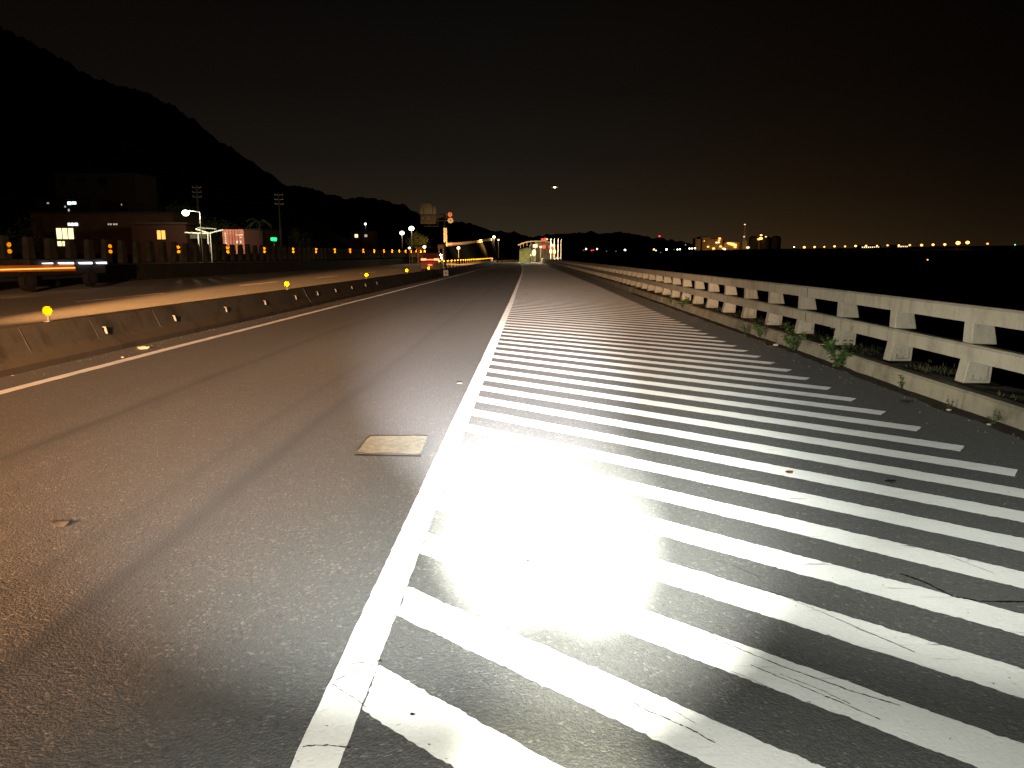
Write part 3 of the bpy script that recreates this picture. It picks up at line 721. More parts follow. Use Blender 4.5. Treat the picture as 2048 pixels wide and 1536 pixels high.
# porch canopy between house and container
YC = 86
cp = P(410, 470, YC); cb = ground_z(cp.x, YC)
o = thing('carport', 'pale steel carport frame lit by the lamp, left of the red container', 'carport', (cp.x, YC, cb))
def rel(px, py, Y=YC): v = P(px, py, Y); return Vector((v.x-cp.x, v.y-YC, v.z-cb))
b = MB(); b.bar(rel(392,458), rel(418,466.5), .12, .16); b.bar(rel(370,465), rel(418,467), .1, .14); b.bar(rel(418,466.5), rel(446,459.5), .10, .12); b.bar(rel(392,458), rel(428,457.5, YC+3), .10, .14); b.build('roof_beam', M_WHITEP, o)
for px in (396.5, 415.5, 420.5):
    b = MB(); t = rel(px, 466.5); b.bar((t.x, t.y, 0), t, .14 if px < 420 else .09); b.build('post', M_WHITEP, o)
b = MB(); a = rel(370, 468, YC+3); c_ = rel(413, 477, YC+3); b.box((a.x, a.y, c_.z), (c_.x, a.y+.1, a.z)); b.build('back_panel', M_PLASTER, o)
b = MB(); b.hexa([rel(395,456,YC+.5), rel(432,459,YC+.5), rel(425,456,YC+6), rel(392,454,YC+6)] + [v+Vector((0,0,.1)) for v in (rel(395,456,YC+.5), rel(432,459,YC+.5), rel(425,456,YC+6), rel(392,454,YC+6))]); b.build('roof_sheet', M_METAL, o)
# container
YR = 87
a = P(444.5, 459, YR); c_ = P(487, 459, YR); cb = ground_z(a.x, YR)
o = thing('shipping_container', 'salmon red corrugated shipping container with white lettering, behind the pillar fence', 'container', (a.x, YR, a.z-2.75))
w = c_.x-a.x
b = MB(); n = 22; xs_ = []
for i in range(n):
    x = .06 + (w-.12)*i/n; d = .05 if i % 3 == 0 else 0
    b.box((x, d, .1), (x+(w-.12)/n-.002, .12, 2.65))
b.build('corrugated_door', M_CONT, o)
b = MB(); b.box((0,-.02,0),(.06,.2,2.75)); b.box((w-.06,-.02,0),(w,.2,2.75)); b.box((.06,-.02,2.65),(w-.06,.2,2.75)); b.box((.06,-.02,0),(w-.06,.2,.1)); b.box((0,.2,0),(w,6.1,2.75)); b.build('frame', M_CONT, o)
b = MB()
for q in range(7): b.box((.26, -.03, 1.05+.2*q), (.42, -.012, 1.05+.2*q+.13))
for q in range(3): b.box((1.52+.13*q, -.03, 2.05), (1.52+.13*q+.09, -.012, 2.22))
for q in range(4): b.box((1.90+.13*q, -.03, 2.05), (1.90+.13*q+.09, -.012, 2.22))
b.box((1.95,-.03,1.8),(2.2,-.012,1.9)); b.box((1.55,-.03,1.2),(1.75,-.012,1.5)); b.box((1.95,-.03,1.2),(2.15,-.012,1.5))
b.build('lettering', M_WHITEP, o)
for x in (.75, 1.12, 1.42, 1.82):
    b = MB(); b.bar((x,-.035,.12),(x,-.035,2.64),.035); b.build('lock_rod', M_DARK, o)
spot('container_fill', P(447, 446, 79.5), (a.x+w/2, YR, a.z-1.2), 2800, 26, 1.0, (1,.85,.6), .3)  # unseen spot added to brighten the container
# green sign
p = P(547.5, 478.5, 84); b0_ = ground_z(p.x, 84)
o = thing('green_road_sign', 'small green road sign on a post above the pillar fence', 'road sign', (p.x, 84, b0_))
b = MB(); b.box((-.33,0,p.z-b0_-.19),(.33,.02,p.z-b0_+.19)); b.build('sign_panel', M_RGREEN, o)
b = MB()
for q in range(4):
    x = -.25+.14*q; z = p.z-b0_; b.box((x,-.012,z-.10),(x+.03,-.003,z+.10)); b.box((x+.03,-.012,z+.02),(x+.08,-.003,z+.05))
b.build('lettering', M_RWHITE, o)
b = MB(); b.tube((0,.05,0),(0,.05,p.z-b0_),.04); b.build('post', M_METAL, o)
# utility poles and wires
def upole(px, ytop, Y, label):
    p = P(px, ytop, Y); g_ = ground_z(p.x, Y); o = thing('utility_pole', label, 'utility pole', (p.x, Y, g_), 'utility poles beyond the pillar fence'); h = p.z-g_
    b = MB(); b.tube((0,0,0),(0,0,h),.17,.10,10); b.build('pole', M_PILLAR, o)
    for k_ in range(3):
        z = h-.3-.55*k_; b = MB(); b.bar((-.55,0,z),(.55,0,z),.08); b.build('crossarm', M_METAL, o)
        for s_ in (-.5, .5):
            b = MB(); b.tube((s_,0,z+.04),(s_,0,z+.22),.05,.03); b.build('insulator', M_METAL, o)
    return p
pa = upole(393, 370, 92, 'utility pole with pale insulators above the white lamp'); pb = upole(557, 385, 96, 'tall thin utility pole right of the green road sign')
o = thing('overhead_wire', 'thin dark wires slung between the two utility poles', 'wire', pa)
b = MB()
for dz in (.1, -.45, -1.0):
    prev = None
    for i in range(13):
        t = i/12; q = pa.lerp(pb, t) - pa + Vector((0,0,dz-1.1*4*t*(1-t)*.5))
        if prev is not None: b.tube(prev, q, .015, .015, 4)
        prev = q
b.build('cable', M_DARK, o)

# trees
def tree(px, ytop, Y, w, label, cat='tree', palm=False):
    p = P(px, ytop, Y); g_ = ground_z(p.x, Y); h = p.z-g_
    o = thing('palm_tree' if palm else 'tree', label, cat, (p.x, Y, g_), 'trees behind the pillar fence'); b = MB()
    if palm:
        b.tube((0,0,0),(.1,0,h*.9),.14,.09,8); b.build('trunk', M_BARK, o); b = MB()
        for k_ in range(13):
            a_ = k_*2*math.pi/13+random.uniform(-.2,.2); L_ = random.uniform(1.3,1.8); prev = Vector((.1,0,h*.9)); d = Vector((math.cos(a_), math.sin(a_), random.uniform(.3,.9)))
            for s_ in range(6):
                nx = prev + d*L_/6; d.z -= .32
                sd = Vector((-d.y, d.x, 0)).normalized()*.16*(1-s_/7)
                b.face([prev, prev-sd+Vector((0,0,-.12)), nx-sd+Vector((0,0,-.16)), nx]); b.face([prev, nx, nx+sd+Vector((0,0,-.16)), prev+sd+Vector((0,0,-.12))]); prev = nx
        b.build('crown', M_CROWN, o); return
    b.tube((0,0,0),(.1,.1,h*.45),.22,.14,8)
    cl = []
    for k_ in range(7):
        a_ = random.uniform(0, 6.28); r_ = random.uniform(.2, .8)*w; tip = Vector((math.cos(a_)*r_, math.sin(a_)*r_*.8, h*random.uniform(.5,.9)))
        b.tube((.1,.1,h*.42), tip, .09, .03, 5); cl.append(tip)
    b.build('trunk', M_BARK, o); b = MB()
    for tip in cl:
        for q in range(200):
            v = Vector((random.gauss(0,1),random.gauss(0,1),random.gauss(0,.7))); c_ = tip + v*w*.24
            if noise.noise(c_*1.3) < -.12: continue
            s_ = random.uniform(.10,.22); n1 = Vector((random.uniform(-1,1),random.uniform(-1,1),random.uniform(-1,1))).normalized(); n2 = n1.orthogonal().normalized()
            b.face([c_-n1*s_, c_+n2*s_*.6, c_+n1*s_, c_-n2*s_*.6])
    b.build('crown', M_CROWN, o)
for a_ in ((350,402,104,2.6,'leafy tree behind and left of the white lamp'),(430,418,100,3.0,'leafy tree lit green right of the white lamp'),(472,430,104,2.6,'leafy tree behind the red container'),(25,452,70,3.0,'dark tree at the left edge behind the pillar fence'),(240,425,112,3.0,'dark tree rising behind the long reddish house'),(595,455,110,3.0,'dark round tree right of the tall thin utility pole'),(835,462,170,2.6,'dark slim tree right of the tallest white lamp')):
    tree(*a_)
tree(516, 431, 98, 1, 'small palm tree right of the dark low house', 'palm tree', True)

# ------------------------------------------------------------------ gantry sign
YG = 110
gp = P(889, 500, YG); gb = zg(YG)
o = thing('sign_gantry', 'tall steel post with stepped sign panel, two round signs and a white upright board', 'sign gantry', (gp.x, YG, gb))
def gr(px, py, dy=0): v = P(px, py, YG); return Vector((v.x-gp.x, dy, v.z-gb))
b = MB(); t = gr(888.5, 427); b.tube((t.x,0,0), t, .17, .12, 12); b.build('post', M_DARK, o)
b = MB(); b.bar(gr(872,428.5), gr(889,428.5), .12); b.bar(gr(872,441.5), gr(889,441.5), .14); b.bar(gr(848,452.5), gr(876,452.5), .10); b.bar(gr(876,428), gr(876,453), .08); b.bar(gr(858,448), gr(858,454), .06); b.bar(gr(843,428.3,.12), gr(872,428.3,.12), .10); b.bar(gr(843,441,.12), gr(872,441,.12), .10); b.build('arm', M_DARK, o)
def panel(pts, mat, name, dy=-.03, th=.05):
    b = MB()
    f = [gr(x, y, dy) for x, y in pts]; n = len(f)
    A = [b.bm.verts.new(v) for v in f]; B_ = [b.bm.verts.new(v+Vector((0,th,0))) for v in f]
    b.bm.faces.new(A); b.bm.faces.new(B_[::-1])
    for i in range(n): b.bm.faces.new([A[i], B_[i], B_[(i+1)%n], A[(i+1)%n]])
    return b.build(name, mat, o)
panel([(840,407),(863,407),(863,413),(872,413),(872,428),(840,428)], M_BACK, 'sign_panel')
panel([(841,428.6),(872,428.6),(872,448),(841,448)], M_BACKD, 'sign_panel')
b = MB()
for x0, x1 in ((846.7,847.9),(864.4,865.8)):
    a, c_ = gr(x0, 415 if x0 < 850 else 414), gr(x1, 427.5); b.box((a.x,-.05,c_.z),(c_.x,-.034,a.z))
b.build('panel_seam', M_DARK, o)
b = MB()
def stroke(pts, w=.07):
    for p0, p1 in zip(pts, pts[1:]): b.bar(gr(p0[0],p0[1],-.045), gr(p1[0],p1[1],-.045), w, .02)
stroke([(845.8,433.5),(845.8,438.8)], .09)
stroke([(849,433),(856.5,433)]); stroke([(856.3,432.5),(856.3,438.5)]); stroke([(850,436),(854,435)]); stroke([(850.3,438),(851,440.5),(854,440.5),(855.5,437)])
stroke([(858,433),(858.5,440)]); stroke([(861,432.5),(865,438)]); stroke([(863.5,433),(866,433.5),(864,436),(865.5,439)])
stroke([(867,433.5),(869.5,432.5),(870,434.5),(868.5,437.5)]); stroke([(871,433),(871.3,439)], .04)
for x0, x1 in ((842.5,847),(849,857.5),(859,865),(867,872)): stroke([(x0,446),(x1,446)], .16)
b.build('lettering', M_BACK, o)
# round signs
for (px, py, r, nm) in ((900,429,.30,'a'), (901,441,.37,'b')):
    c0_ = gr(px, py); 
    b = MB(); b.disc((c0_.x, -.04, c0_.z), r*1.06, th=.02); rs = b.build('round_sign', M_RRED if nm == 'a' else M_RWHITE, o)
    b = MB(); b.disc((c0_.x, -.05, c0_.z), r*.86, th=.006); b.build('sign_face', M_RWHITE, rs)
    b = MB()
    if nm == 'a':
        for dx in (-.09, .06):
            b.box((c0_.x+dx,-.062,c0_.z-.07),(c0_.x+dx+.02,-.053,c0_.z+.07)); b.box((c0_.x+dx+.02,-.062,c0_.z+.05),(c0_.x+dx+.05,-.053,c0_.z+.07)); b.box((c0_.x+dx+.02,-.062,c0_.z-.07),(c0_.x+dx+.05,-.053,c0_.z-.05))
    else:
        for k_ in range(10):
            for s_ in (1, -1):
                a0 = R(90*s_-42+84*k_/10); a1 = R(90*s_-42+84*(k_+1)/10); q = r*.62
                b.bar((c0_.x+math.cos(a0)*q,-.06,c0_.z+math.sin(a0)*q), (c0_.x+math.cos(a1)*q,-.06,c0_.z+math.sin(a1)*q), .045, .012)
        b.box((c0_.x-.03,-.066,c0_.z-.1),(c0_.x+.03,-.054,c0_.z+.12)); b.box((c0_.x-.13,-.066,c0_.z-.01),(c0_.x-.06,-.054,c0_.z+.03)); b.box((c0_.x+.06,-.066,c0_.z-.01),(c0_.x+.13,-.054,c0_.z+.03))
    b.build('symbol', M_BLACKP, rs)
b = MB(); b.bar(gr(889,429,.03), gr(903,429,.03), .05); b.bar(gr(889,441,.03), gr(903,441,.03), .05); b.bar(gr(889,435,.03), gr(889,429,.03), .05); b.build('bracket', M_METAL, o)
a, c_ = gr(887.4,456), gr(894.6,485)
b = MB(); b.box((a.x,-.22,c_.z),(c_.x,-.18,a.z)); ub = b.build('upright_board', M_RWHITE, o)
b = MB(); zc = a.z-.22; xm = (a.x+c_.x)/2
for k_ in range(6):
    z = zc-k_*.34
    b.box((xm-.07,-.232,z),(xm+.07,-.223,z+.025)); b.box((xm-.012,-.232,z-.12),(xm+.012,-.223,z+.08)); b.box((xm-.055,-.232,z-.07),(xm+.055,-.223,z-.05))
    if k_ % 2: b.box((xm-.07,-.232,z-.12),(xm-.05,-.223,z)); b.box((xm+.05,-.232,z-.12),(xm+.07,-.223,z))
b.build('lettering', M_BLACKP, ub)
spot('gantry_spot', (gp.x+1.5, YG-16, .3), (gp.x-1.8, YG, 6.2), 1500, 9, 1.0, (1,.8,.5), .1)  # bare spot aimed up at the sign panels
# small brown board at the foot of the gantry
p = P(882, 493, 112)
o = thing('brown_board', 'small brown board with a pale edge left of the gantry post', 'sign', (p.x, 112, zg(112)))
hz = p.z-zg(112)
b = MB(); b.box((-.48,0,hz-.33),(.45,.04,hz+.3)); b.build('board', M_BACKD, o)
b = MB(); b.box((-.40,-.012,hz-.22),(-.30,-.003,hz+.2)); b.box((-.15,-.012,hz-.05),(.3,-.003,hz+.02)); b.build('lettering', M_BACK, o)
b = MB(); b.bar((-.3,.02,0),(-.3,.02,hz-.3),.06); b.bar((.3,.02,0),(.3,.02,hz-.3),.06); b.build('post', M_METAL, o)

# ------------------------------------------------------------------ raised road with orange lit parapet, far left of centre
b = MB(); rp = [(893,492.5,150),(905,491.5,165),(925,489.5,190),(950,486,220),(978,481.5,255),(1000,479,290)]
pts = [P(*q) for q in rp]
rows = []
for v in pts:
    rows.append([(v.x+2.5, v.y-3, -.6), (v.x+.15, v.y, v.z), (v.x-9, v.y+6, v.z), (v.x-16, v.y+12, -1.0)])
vv = [[b.bm.verts.new(p) for p in r] for r in rows]
for r0, r1 in zip(vv, vv[1:]):
    for i in range(3): b.bm.faces.new([r0[i], r0[i+1], r1[i+1], r1[i]])
tag(b.build('embankment', M_GROUND), kind='structure')
o = thing('ramp_parapet', 'orange lit parapet of posts and rails on the raised road right of the gantry', 'parapet', pts[0])
M_RAMP = mat_concrete('ramp_parapet_concrete', (.45,.36,.25), (.28,.2,.13), False)
for dz0, dz1 in ((.0,.22), (.52,.72)):
    b = MB()
    for p0, p1 in zip(pts, pts[1:]):
        for k_ in range(4):
            u = p0.lerp(p1, k_/4)-pts[0]; v = p0.lerp(p1, (k_+1)/4)-pts[0]
            b.hexa([u+Vector((0,0,dz0)), u+Vector((.15,0,dz0)), v+Vector((.15,0,dz0)), v+Vector((0,0,dz0)), u+Vector((0,0,dz1)), u+Vector((.15,0,dz1)), v+Vector((.15,0,dz1)), v+Vector((0,0,dz1))])
    b.build('rail', M_RAMP, o)
tot = 46
for k_ in range(tot):
    t = (k_/tot)**.8*5; i = min(4, int(t)); u = pts[i].lerp(pts[i+1], t-i)-pts[0]
    b = MB(); b.box((u.x-.02, u.y-.45, u.z+.2), (u.x+.12, u.y+.45, u.z+.54)); b.build('post', M_RAMP, o)
spot('ramp_lamp', P(905, 500, 120), P(925, 488, 190), 400000, 15, 1.0, (1,.42,.14), .3)
spot('ramp_lamp', P(1000, 470, 235), P(960, 485, 232), 60000, 40, 1.0, (1,.42,.14), .3)

# ------------------------------------------------------------------ vehicles
def carbody(o, L_, W_, Hh, mat, van=True):
    prof = [(0,.28),(0,.95),(.05,1.05),(.16,Hh-.12),(.35,Hh),(L_*.62,Hh),(L_*.76,1.08),(L_-.1,.92),(L_,.7),(L_,.28)]
    b = MB(); half = W_/2; rings = []
    for s_, ins in ((-1,0),(-1,.0),(1,.0)):
        pass
    def ring(x, tum): return [b.bm.verts.new((x*(1 - (.14 if z > 1.06 else 0)*tum), y, z)) for y, z in prof]
    r0 = ring(-half, 1); r1 = ring(half, 1); n = len(prof)
    for i in range(n): b.bm.faces.new([r0[i], r0[(i+1)%n], r1[(i+1)%n], r1[i]])
    b.bm.faces.new(r0[::-1]); b.bm.faces.new(r1)
    b.build('body', mat, o, bevel=.04)
    b = MB(); b.hexa([(-half*.78,.05,1.10),(half*.78,.05,1.10),(half*.78,.07,1.10),(-half*.78,.07,1.10),(-half*.70,.135,Hh-.18),(half*.70,.135,Hh-.18),(half*.70,.15,Hh-.18),(-half*.70,.15,Hh-.18)])
    g_ = b.build('rear_window', M_GLASSD, o); g_.location = (0,-.03,0)
    for s_ in (-1, 1):
        b = MB(); b.hexa([(s_*half*.93-.006,.5,1.12),(s_*half*.93+.006,.5,1.12),(s_*half*.93+.006,L_*.68,1.12),(s_*half*.93-.006,L_*.68,1.12),(s_*half*.875-.006,.55,Hh-.14),(s_*half*.875+.006,.55,Hh-.14),(s_*half*.875+.006,L_*.60,Hh-.14),(s_*half*.875-.006,L_*.60,Hh-.14)])
        b.build('side_window', M_GLASSD, o)
        for y in (.75, L_-.85):
            b = MB(); b.tube((s_*(half-.2), y, .33), (s_*(half+.01), y, .33), .33, .33, 20); wh = b.build('wheel', M_RUBBER, o)
            b = MB(); b.tube((s_*(half+.0), y, .33), (s_*(half+.02), y, .33), .19, .19, 14); b.build('rim', M_METAL, wh)
pc = P(860, 512, 72)
o = thing('car', 'dark car driving away with glowing red tail lights beyond the barrier', 'car', (pc.x, 72, zg(72)))
carbody(o, 4.3, 1.9, 1.85, simple('dark_car_paint', (.035,.004,.003), .5, 0, spec=.15))
for s_ in (-1, 1):
    b = MB(); b.hexa([(s_*.62-.24,-.05,1.12),(s_*.62+.24,-.05,1.12),(s_*.62+.24,.05,1.12),(s_*.62-.24,.05,1.12),(s_*.62-.24,-.05,1.30),(s_*.62+.24,-.05,1.30),(s_*.62+.24,.05,1.30),(s_*.62-.24,.05,1.30)]); b.build('tail_light', E_TAIL, o, bevel=.02)
b = MB(); b.box((-.38,-.045,1.17),(.38,.05,1.22)); b.build('brake_light_bar', E_TAIL, o)
b = MB(); b.box((-.22,-.03,.62),(.22,.0,.76)); b.build('number_plate', M_SLINE, o)
b = MB(); b.box((-.9,-.08,.38),(.9,.02,.56)); b.build('bumper', M_DARK, o, bevel=.02)
l = bpy.data.lights.new('tail_glow', 'POINT'); l.energy = 45; l.color = (1,.03,.015); l.shadow_soft_size = .3
lo = bpy.data.objects.new('tail_glow', l); put(lo, o); lo.location = (0,-.6,1.2)
# truck shape standing in for a passing vehicle's light streaks
TX = -20.5
o = thing('streak_truck', 'dark stand-in truck at the left edge carrying orange and white light streaks', 'truck', (TX, 30, 0))
def tr(px, py): # on the plane x = TX
    d = FW + RT*((px-1024)/F) + UP*((768-py)/F); t = TX/d.x; return Vector((0, d.y*t-30, H+d.z*t))
b = MB(); a = tr(-80, 541); c_ = tr(214, 541); b.box((-2.1, a.y, .62), (-.06, c_.y, 1.0)); b.box((-1.6, a.y, .42),( -.5, c_.y-.4, .6)); b.build('chassis', M_DARK, o)
a0, a1, c0_, c1_ = tr(-80, 532.5), tr(-80, 545), tr(148, 529), tr(153, 542)
b = MB(); b.hexa([(-.055,a1.y,a1.z),(.0,a1.y,a1.z),(.0,c1_.y,c1_.z),(-.055,c1_.y,c1_.z),(-.055,a0.y,a0.z),(.0,a0.y,a0.z),(.0,c0_.y,c0_.z),(-.055,c0_.y,c0_.z)]); b.build('side_panel', M_ORANGE, o)  # orange light streak put into the panel colour
b = MB(); b.bar(tr(-80,541.5)+Vector((.03,0,0)), tr(149,535.5)+Vector((.03,0,0)), .02, .035); b.build('streak_line', E_SOD, o)  # glowing bar drawn for the bright streak, not a lamp
for x0, x1, ya, yb in ((83,103.5,525.5,527.8),(115,145,524.5,528),(156,182,524,528),(191,211,523.8,527.6)):
    p0, p1, p2, p3 = tr(x0, ya+.6), tr(x1, ya), tr(x1+1, yb), tr(x0+3, yb)
    b = MB(); X = Vector((.05,0,0)); b.hexa([p3, p2, p2+X, p3+X, p0, p1, p1+X, p0+X]); b.build('light_streak', E_WHITE, o)  # glowing blocks drawn for the white streaks, not real lamps
b = MB(); a = tr(60, 520); c_ = tr(214, 520); b.box((-2.1, a.y, 1.004), (-.06, c_.y, 1.30)); b.build('load_bed', M_DARK, o, bevel=.03)
for y in (tr(60,541).y, tr(185,541).y):
    for x in (-1.9, -.15):
        b = MB(); b.tube((x-.12, y, .42), (x+.12, y, .42), .42, .42, 20); wh = b.build('wheel', M_RUBBER, o)
        b = MB(); b.tube((x+.115, y, .42), (x+.135, y, .42), .2, .2, 12); b.build('rim', M_DARK, wh)
spot('truck_side_fill', (TX+2.5, 25.0, .4), (TX, 31.0, .8), 260, 24, 1.0, (1,.5,.2), .1)  # unseen spot added to light the orange panel

# ------------------------------------------------------------------ lit works site at the end of the road
YK = 190
def kp(px, py, Y=YK): return P(px, py, Y)
gzk = zg(YK)
def site(name, label, cat, px, Y=YK, group=None):
    v = kp(px, 500, Y); o = thing(name, label, cat, (v.x, Y, gzk), group)
    return o, lambda x, y, dy=0: Vector((kp(x, y, Y).x-v.x, dy, kp(x, y, Y).z-gzk))
o, q = site('grassy_bank', 'lit green bank at the left of the bright work site at the road end', 'bank', 1050, 196)
b = MB()
top = [(1039,499),(1044,497.5),(1050,496),(1056,494.5),(1061,497),(1066,500)]
pr_ = [q(x, y) for x, y in top]
for j in range(5):
    for i in range(len(pr_)-1):
        f = lambda p, t: Vector((p.x, -3.5*t+.5*noise.noise(Vector((p.x*2, t*5, 0))), max(0, p.z*(1-t**1.5))+.25*noise.noise(Vector((p.x*3, t*7, 2)))))
        b.face([f(pr_[i], j/5), f(pr_[i+1], j/5), f(pr_[i+1], (j+1)/5), f(pr_[i], (j+1)/5)])
bmesh.ops.remove_doubles(b.bm, verts=b.bm.verts, dist=.01)
b.build('grass_slope', simple('bank_grass', (.16,.20,.08), .9, var=.35, sc=1.5), o, smooth=True)
M_SITEW = mat_concrete('site_wall', (.34,.27,.18), (.16,.12,.08), True)
o, q = site('retaining_wall', 'brown lit retaining wall behind the work site signs', 'wall', 1088, 204)
b = MB(); a, c_ = q(1063, 489), q(1112, 513); b.box((a.x,0,0),(c_.x,.5,a.z)); b.build('wall_body', M_SITEW, o)
for x in (1072, 1082, 1096, 1104):
    b = MB(); a = q(x, 489.5); b.box((a.x-.08,-.2,0),(a.x+.08,-.003,a.z)); b.build('buttress', M_SITEW, o)
o, q = site('curved_guardrail', 'curved yellow lit guardrail arching over the bright work site', 'guardrail', 1070, 200)
b = MB(); cpts = [(1036,490.5),(1041,488),(1047,485.8),(1054,484),(1062,482.8),(1072,482.4),(1082,482.4),(1092,483),(1100,484.5)]
for (x0,y0),(x1,y1) in zip(cpts, cpts[1:]): b.bar(q(x0,y0), q(x1,y1), .1, .30)
b.build('rail', simple('guardrail_paint', (.65,.52,.28), .5), o)
for x, y in cpts[1::1]:
    b = MB(); a = q(x, y); b.bar((a.x,.1,a.z-1.0),(a.x,.1,a.z+.1),.1); b.build('post', M_METAL, o)
b = MB(); a = q(1036, 490.5); c_ = q(1100, 485.5); b.box((q(1070,486).x, .15, a.z-.4), (c_.x, .25, q(1070,485).z)); b.build('rail_skirt', M_SITEW, o)
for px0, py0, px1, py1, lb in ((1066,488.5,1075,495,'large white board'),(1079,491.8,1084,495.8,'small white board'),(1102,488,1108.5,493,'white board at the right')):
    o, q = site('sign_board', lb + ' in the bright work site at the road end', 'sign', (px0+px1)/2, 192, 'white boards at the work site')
    a, c_ = q(px0, py0), q(px1, py1); b = MB(); b.box((a.x,0,c_.z),(c_.x,.06,a.z)); b.build('board', E_CREAM, o)  # whole board is emissive, its brightness put into the material
    b = MB(); b.bar((0,.12,0),(0,.12,a.z),.09); b.build('post', M_METAL, o)
for px, py, r, m_, lb in ((1084.5,479,.28,E_RED,'left red lamp of two above the curved guardrail'),(1089.8,478.8,.34,E_RED,'right red lamp of two above the curved guardrail'),(1094,478.5,.22,E_CREAM,'small white lamp right of the two red lamps'),(1101.5,478.8,.26,E_DIMW,'dim lamp atop the leftmost tall post'),(1088,493.5,.42,E_RED,'red lamp in the middle of the work site'),(1101,494,.42,E_RED,'red lamp under the right white board'),(1061,510.5,.20,E_YEL,'yellow marker lamp at the foot of the dark pole')):
    o, q = site('warning_lamp', lb, 'warning lamp', px, 190.5, 'lamps at the work site'); a = q(px, py)
    b = MB(); b.ball((0,0,a.z), r, 1,.6,1); b.build('lens', m_, o, smooth=True)
    b = MB(); b.tube((0,.15,0),(0,.15,a.z),.05); b.box((-r*.7,.1,a.z-r*.8),(r*.7,.3,a.z+r*.8)); b.build('housing', M_DARK, o)
for px, py, hh, m_, lb in ((1068,505.5,.85,E_CREAM,'tall white lit balloon light at the left of the work site'),(1101.5,502.5,.55,E_YEL,'yellow lit work light, left of two at the right side'),(1109,503.5,.55,E_SODW,'orange lit work light, right of two at the right side')):
    o, q = site('work_light', lb, 'work light', px, 188, 'work lights at the road end'); a = q(px, py)
    b = MB(); b.ball((0,0,a.z), hh, .62,.5,1); b.build('lit_balloon', m_, o, smooth=True)
    b = MB(); b.tube((0,.0,0),(0,.0,a.z-hh*.8),.06); b.bar((-.4,0,0),(.4,0,0),.06); b.build('stand', M_METAL, o)
for i, (px, py) in enumerate(((1101.5,480),(1108.5,479),(1116,479),(1122,481))):
    o, q = site('tall_post', 'slim pale hooked post at the right of the work site, %s from the left' % ORD[i], 'post', px, 186+i*.5, 'slim hooked posts'); a = q(px, py)
    b = MB(); b.tube((0,0,0),(0,0,a.z),.09,.07)
    b.tube((0,0,a.z),(.16,0,a.z+.35),.07,.05)
    b.build('pole', simple('pale_post', (.55,.52,.42), .6), o)
    if i > 1:
        b = MB(); b.bar((0,0,1.3),(-.9,0,.75),.14); b.build('brace', M_WHITEP, o)
o, q = site('dark_pole', 'thin dark pole left of the large white board at the road end', 'pole', 1060, 186); a = q(1060, 489)
b = MB(); b.tube((0,0,0),(0,0,a.z),.08,.07); b.tube((0,0,a.z),(.5,0,a.z+.15),.05,.04,6); b.build('shaft', M_DARK, o)
for px, py, e, c_ in ((1050,492,700,(1,.95,.6)),(1075,486,900,(1,.8,.5)),(1096,488,700,(1,.5,.3)),(1112,495,600,(1,.85,.6)),(1088,508,350,(1,.75,.45))):
    l = bpy.data.lights.new('site_light', 'POINT'); l.energy = e*2.2; l.color = c_; l.shadow_soft_size = .4
    lo = bpy.data.objects.new('site_light', l); C.objects.link(lo); lo.location = kp(px, py, 184)

# ------------------------------------------------------------------ things on the ground
def weed(px, py, z, size, label, n=26):
    p = G(px, py, z); o = thing('weed', label, 'weed', p, 'weeds along the kerb')
    st = MB(); lf = MB()
    for k_ in range(max(3, n//4)):
        a_ = random.uniform(0, 6.28); tip = Vector((math.cos(a_)*size*.45, math.sin(a_)*size*.5, size*random.uniform(.45,1.05)))
        mid = tip*.5 + Vector((0,0,size*.12)); st.tube((0,0,-.02), mid, .004, .003, 5); st.tube(mid, tip, .003, .002, 5)
        for q in range(random.randint(9, 14)):
            t = random.uniform(.15, 1.05); c_ = (mid*2*t if t < .5 else mid.lerp(tip, (t-.5)*2)) + Vector((random.uniform(-1,1),random.uniform(-1,1),random.uniform(-1,1)))*size*.09
            s_ = size*random.uniform(.10,.20); d1 = Vector((random.uniform(-1,1),random.uniform(-1,1),random.uniform(-.3,.6))).normalized(); d2 = d1.cross(Vector((random.uniform(-.4,.4),random.uniform(-.9,0),1))).normalized()
            m1 = c_+d1*s_*.5+d2*s_*.45+Vector((0,0,s_*.12)); m2 = c_+d1*s_*.5-d2*s_*.45+Vector((0,0,s_*.12))
            lf.face([c_, m1, c_+d1*s_*1.1]); lf.face([c_, c_+d1*s_*1.1, m2])
    st.build('stem', M_BARK, o); lf.build('foliage', M_LEAF, o)
weed(1675, 735, 0, .34, 'largest bushy weed at the foot of the kerb', 60)
weed(1668, 700, .19, .20, 'weed on top of the kerb above the largest weed', 30)
weed(1588, 702, 0, .34, 'tall bushy weed at the kerb, next beyond the largest one', 60)
weed(1520, 674, .05, .26, 'middle-sized weed climbing the kerb beyond the two bushy ones', 44)
weed(1490, 668, 0, .20, 'low spreading weed beside the middle-sized climbing weed', 30)
weed(1366, 618, 0, .34, 'far weed clump at the kerb, larger of two', 44)
weed(1345, 610, 0, .26, 'far weed clump at the kerb, smaller of two', 30)
weed(1803, 778, 0, .15, 'small sprig at the kerb foot between the largest weed and the right edge', 16)
weed(1626, 712, 0, .12, 'tiny sprig between the two bushy kerb weeds', 14)
weed(1985, 850, 0, .13, 'small sprig at the kerb foot near the right edge', 16)
weed(1900, 818, 0, .09, 'tiny sprig at the kerb foot, second from the right edge', 10)
weed(1575, 658, .19, .20, 'thin weed on the verge beneath the lower rail', 18)
weed(1672, 672, .19, .26, 'dark leafy weed on the verge between two brackets', 24)
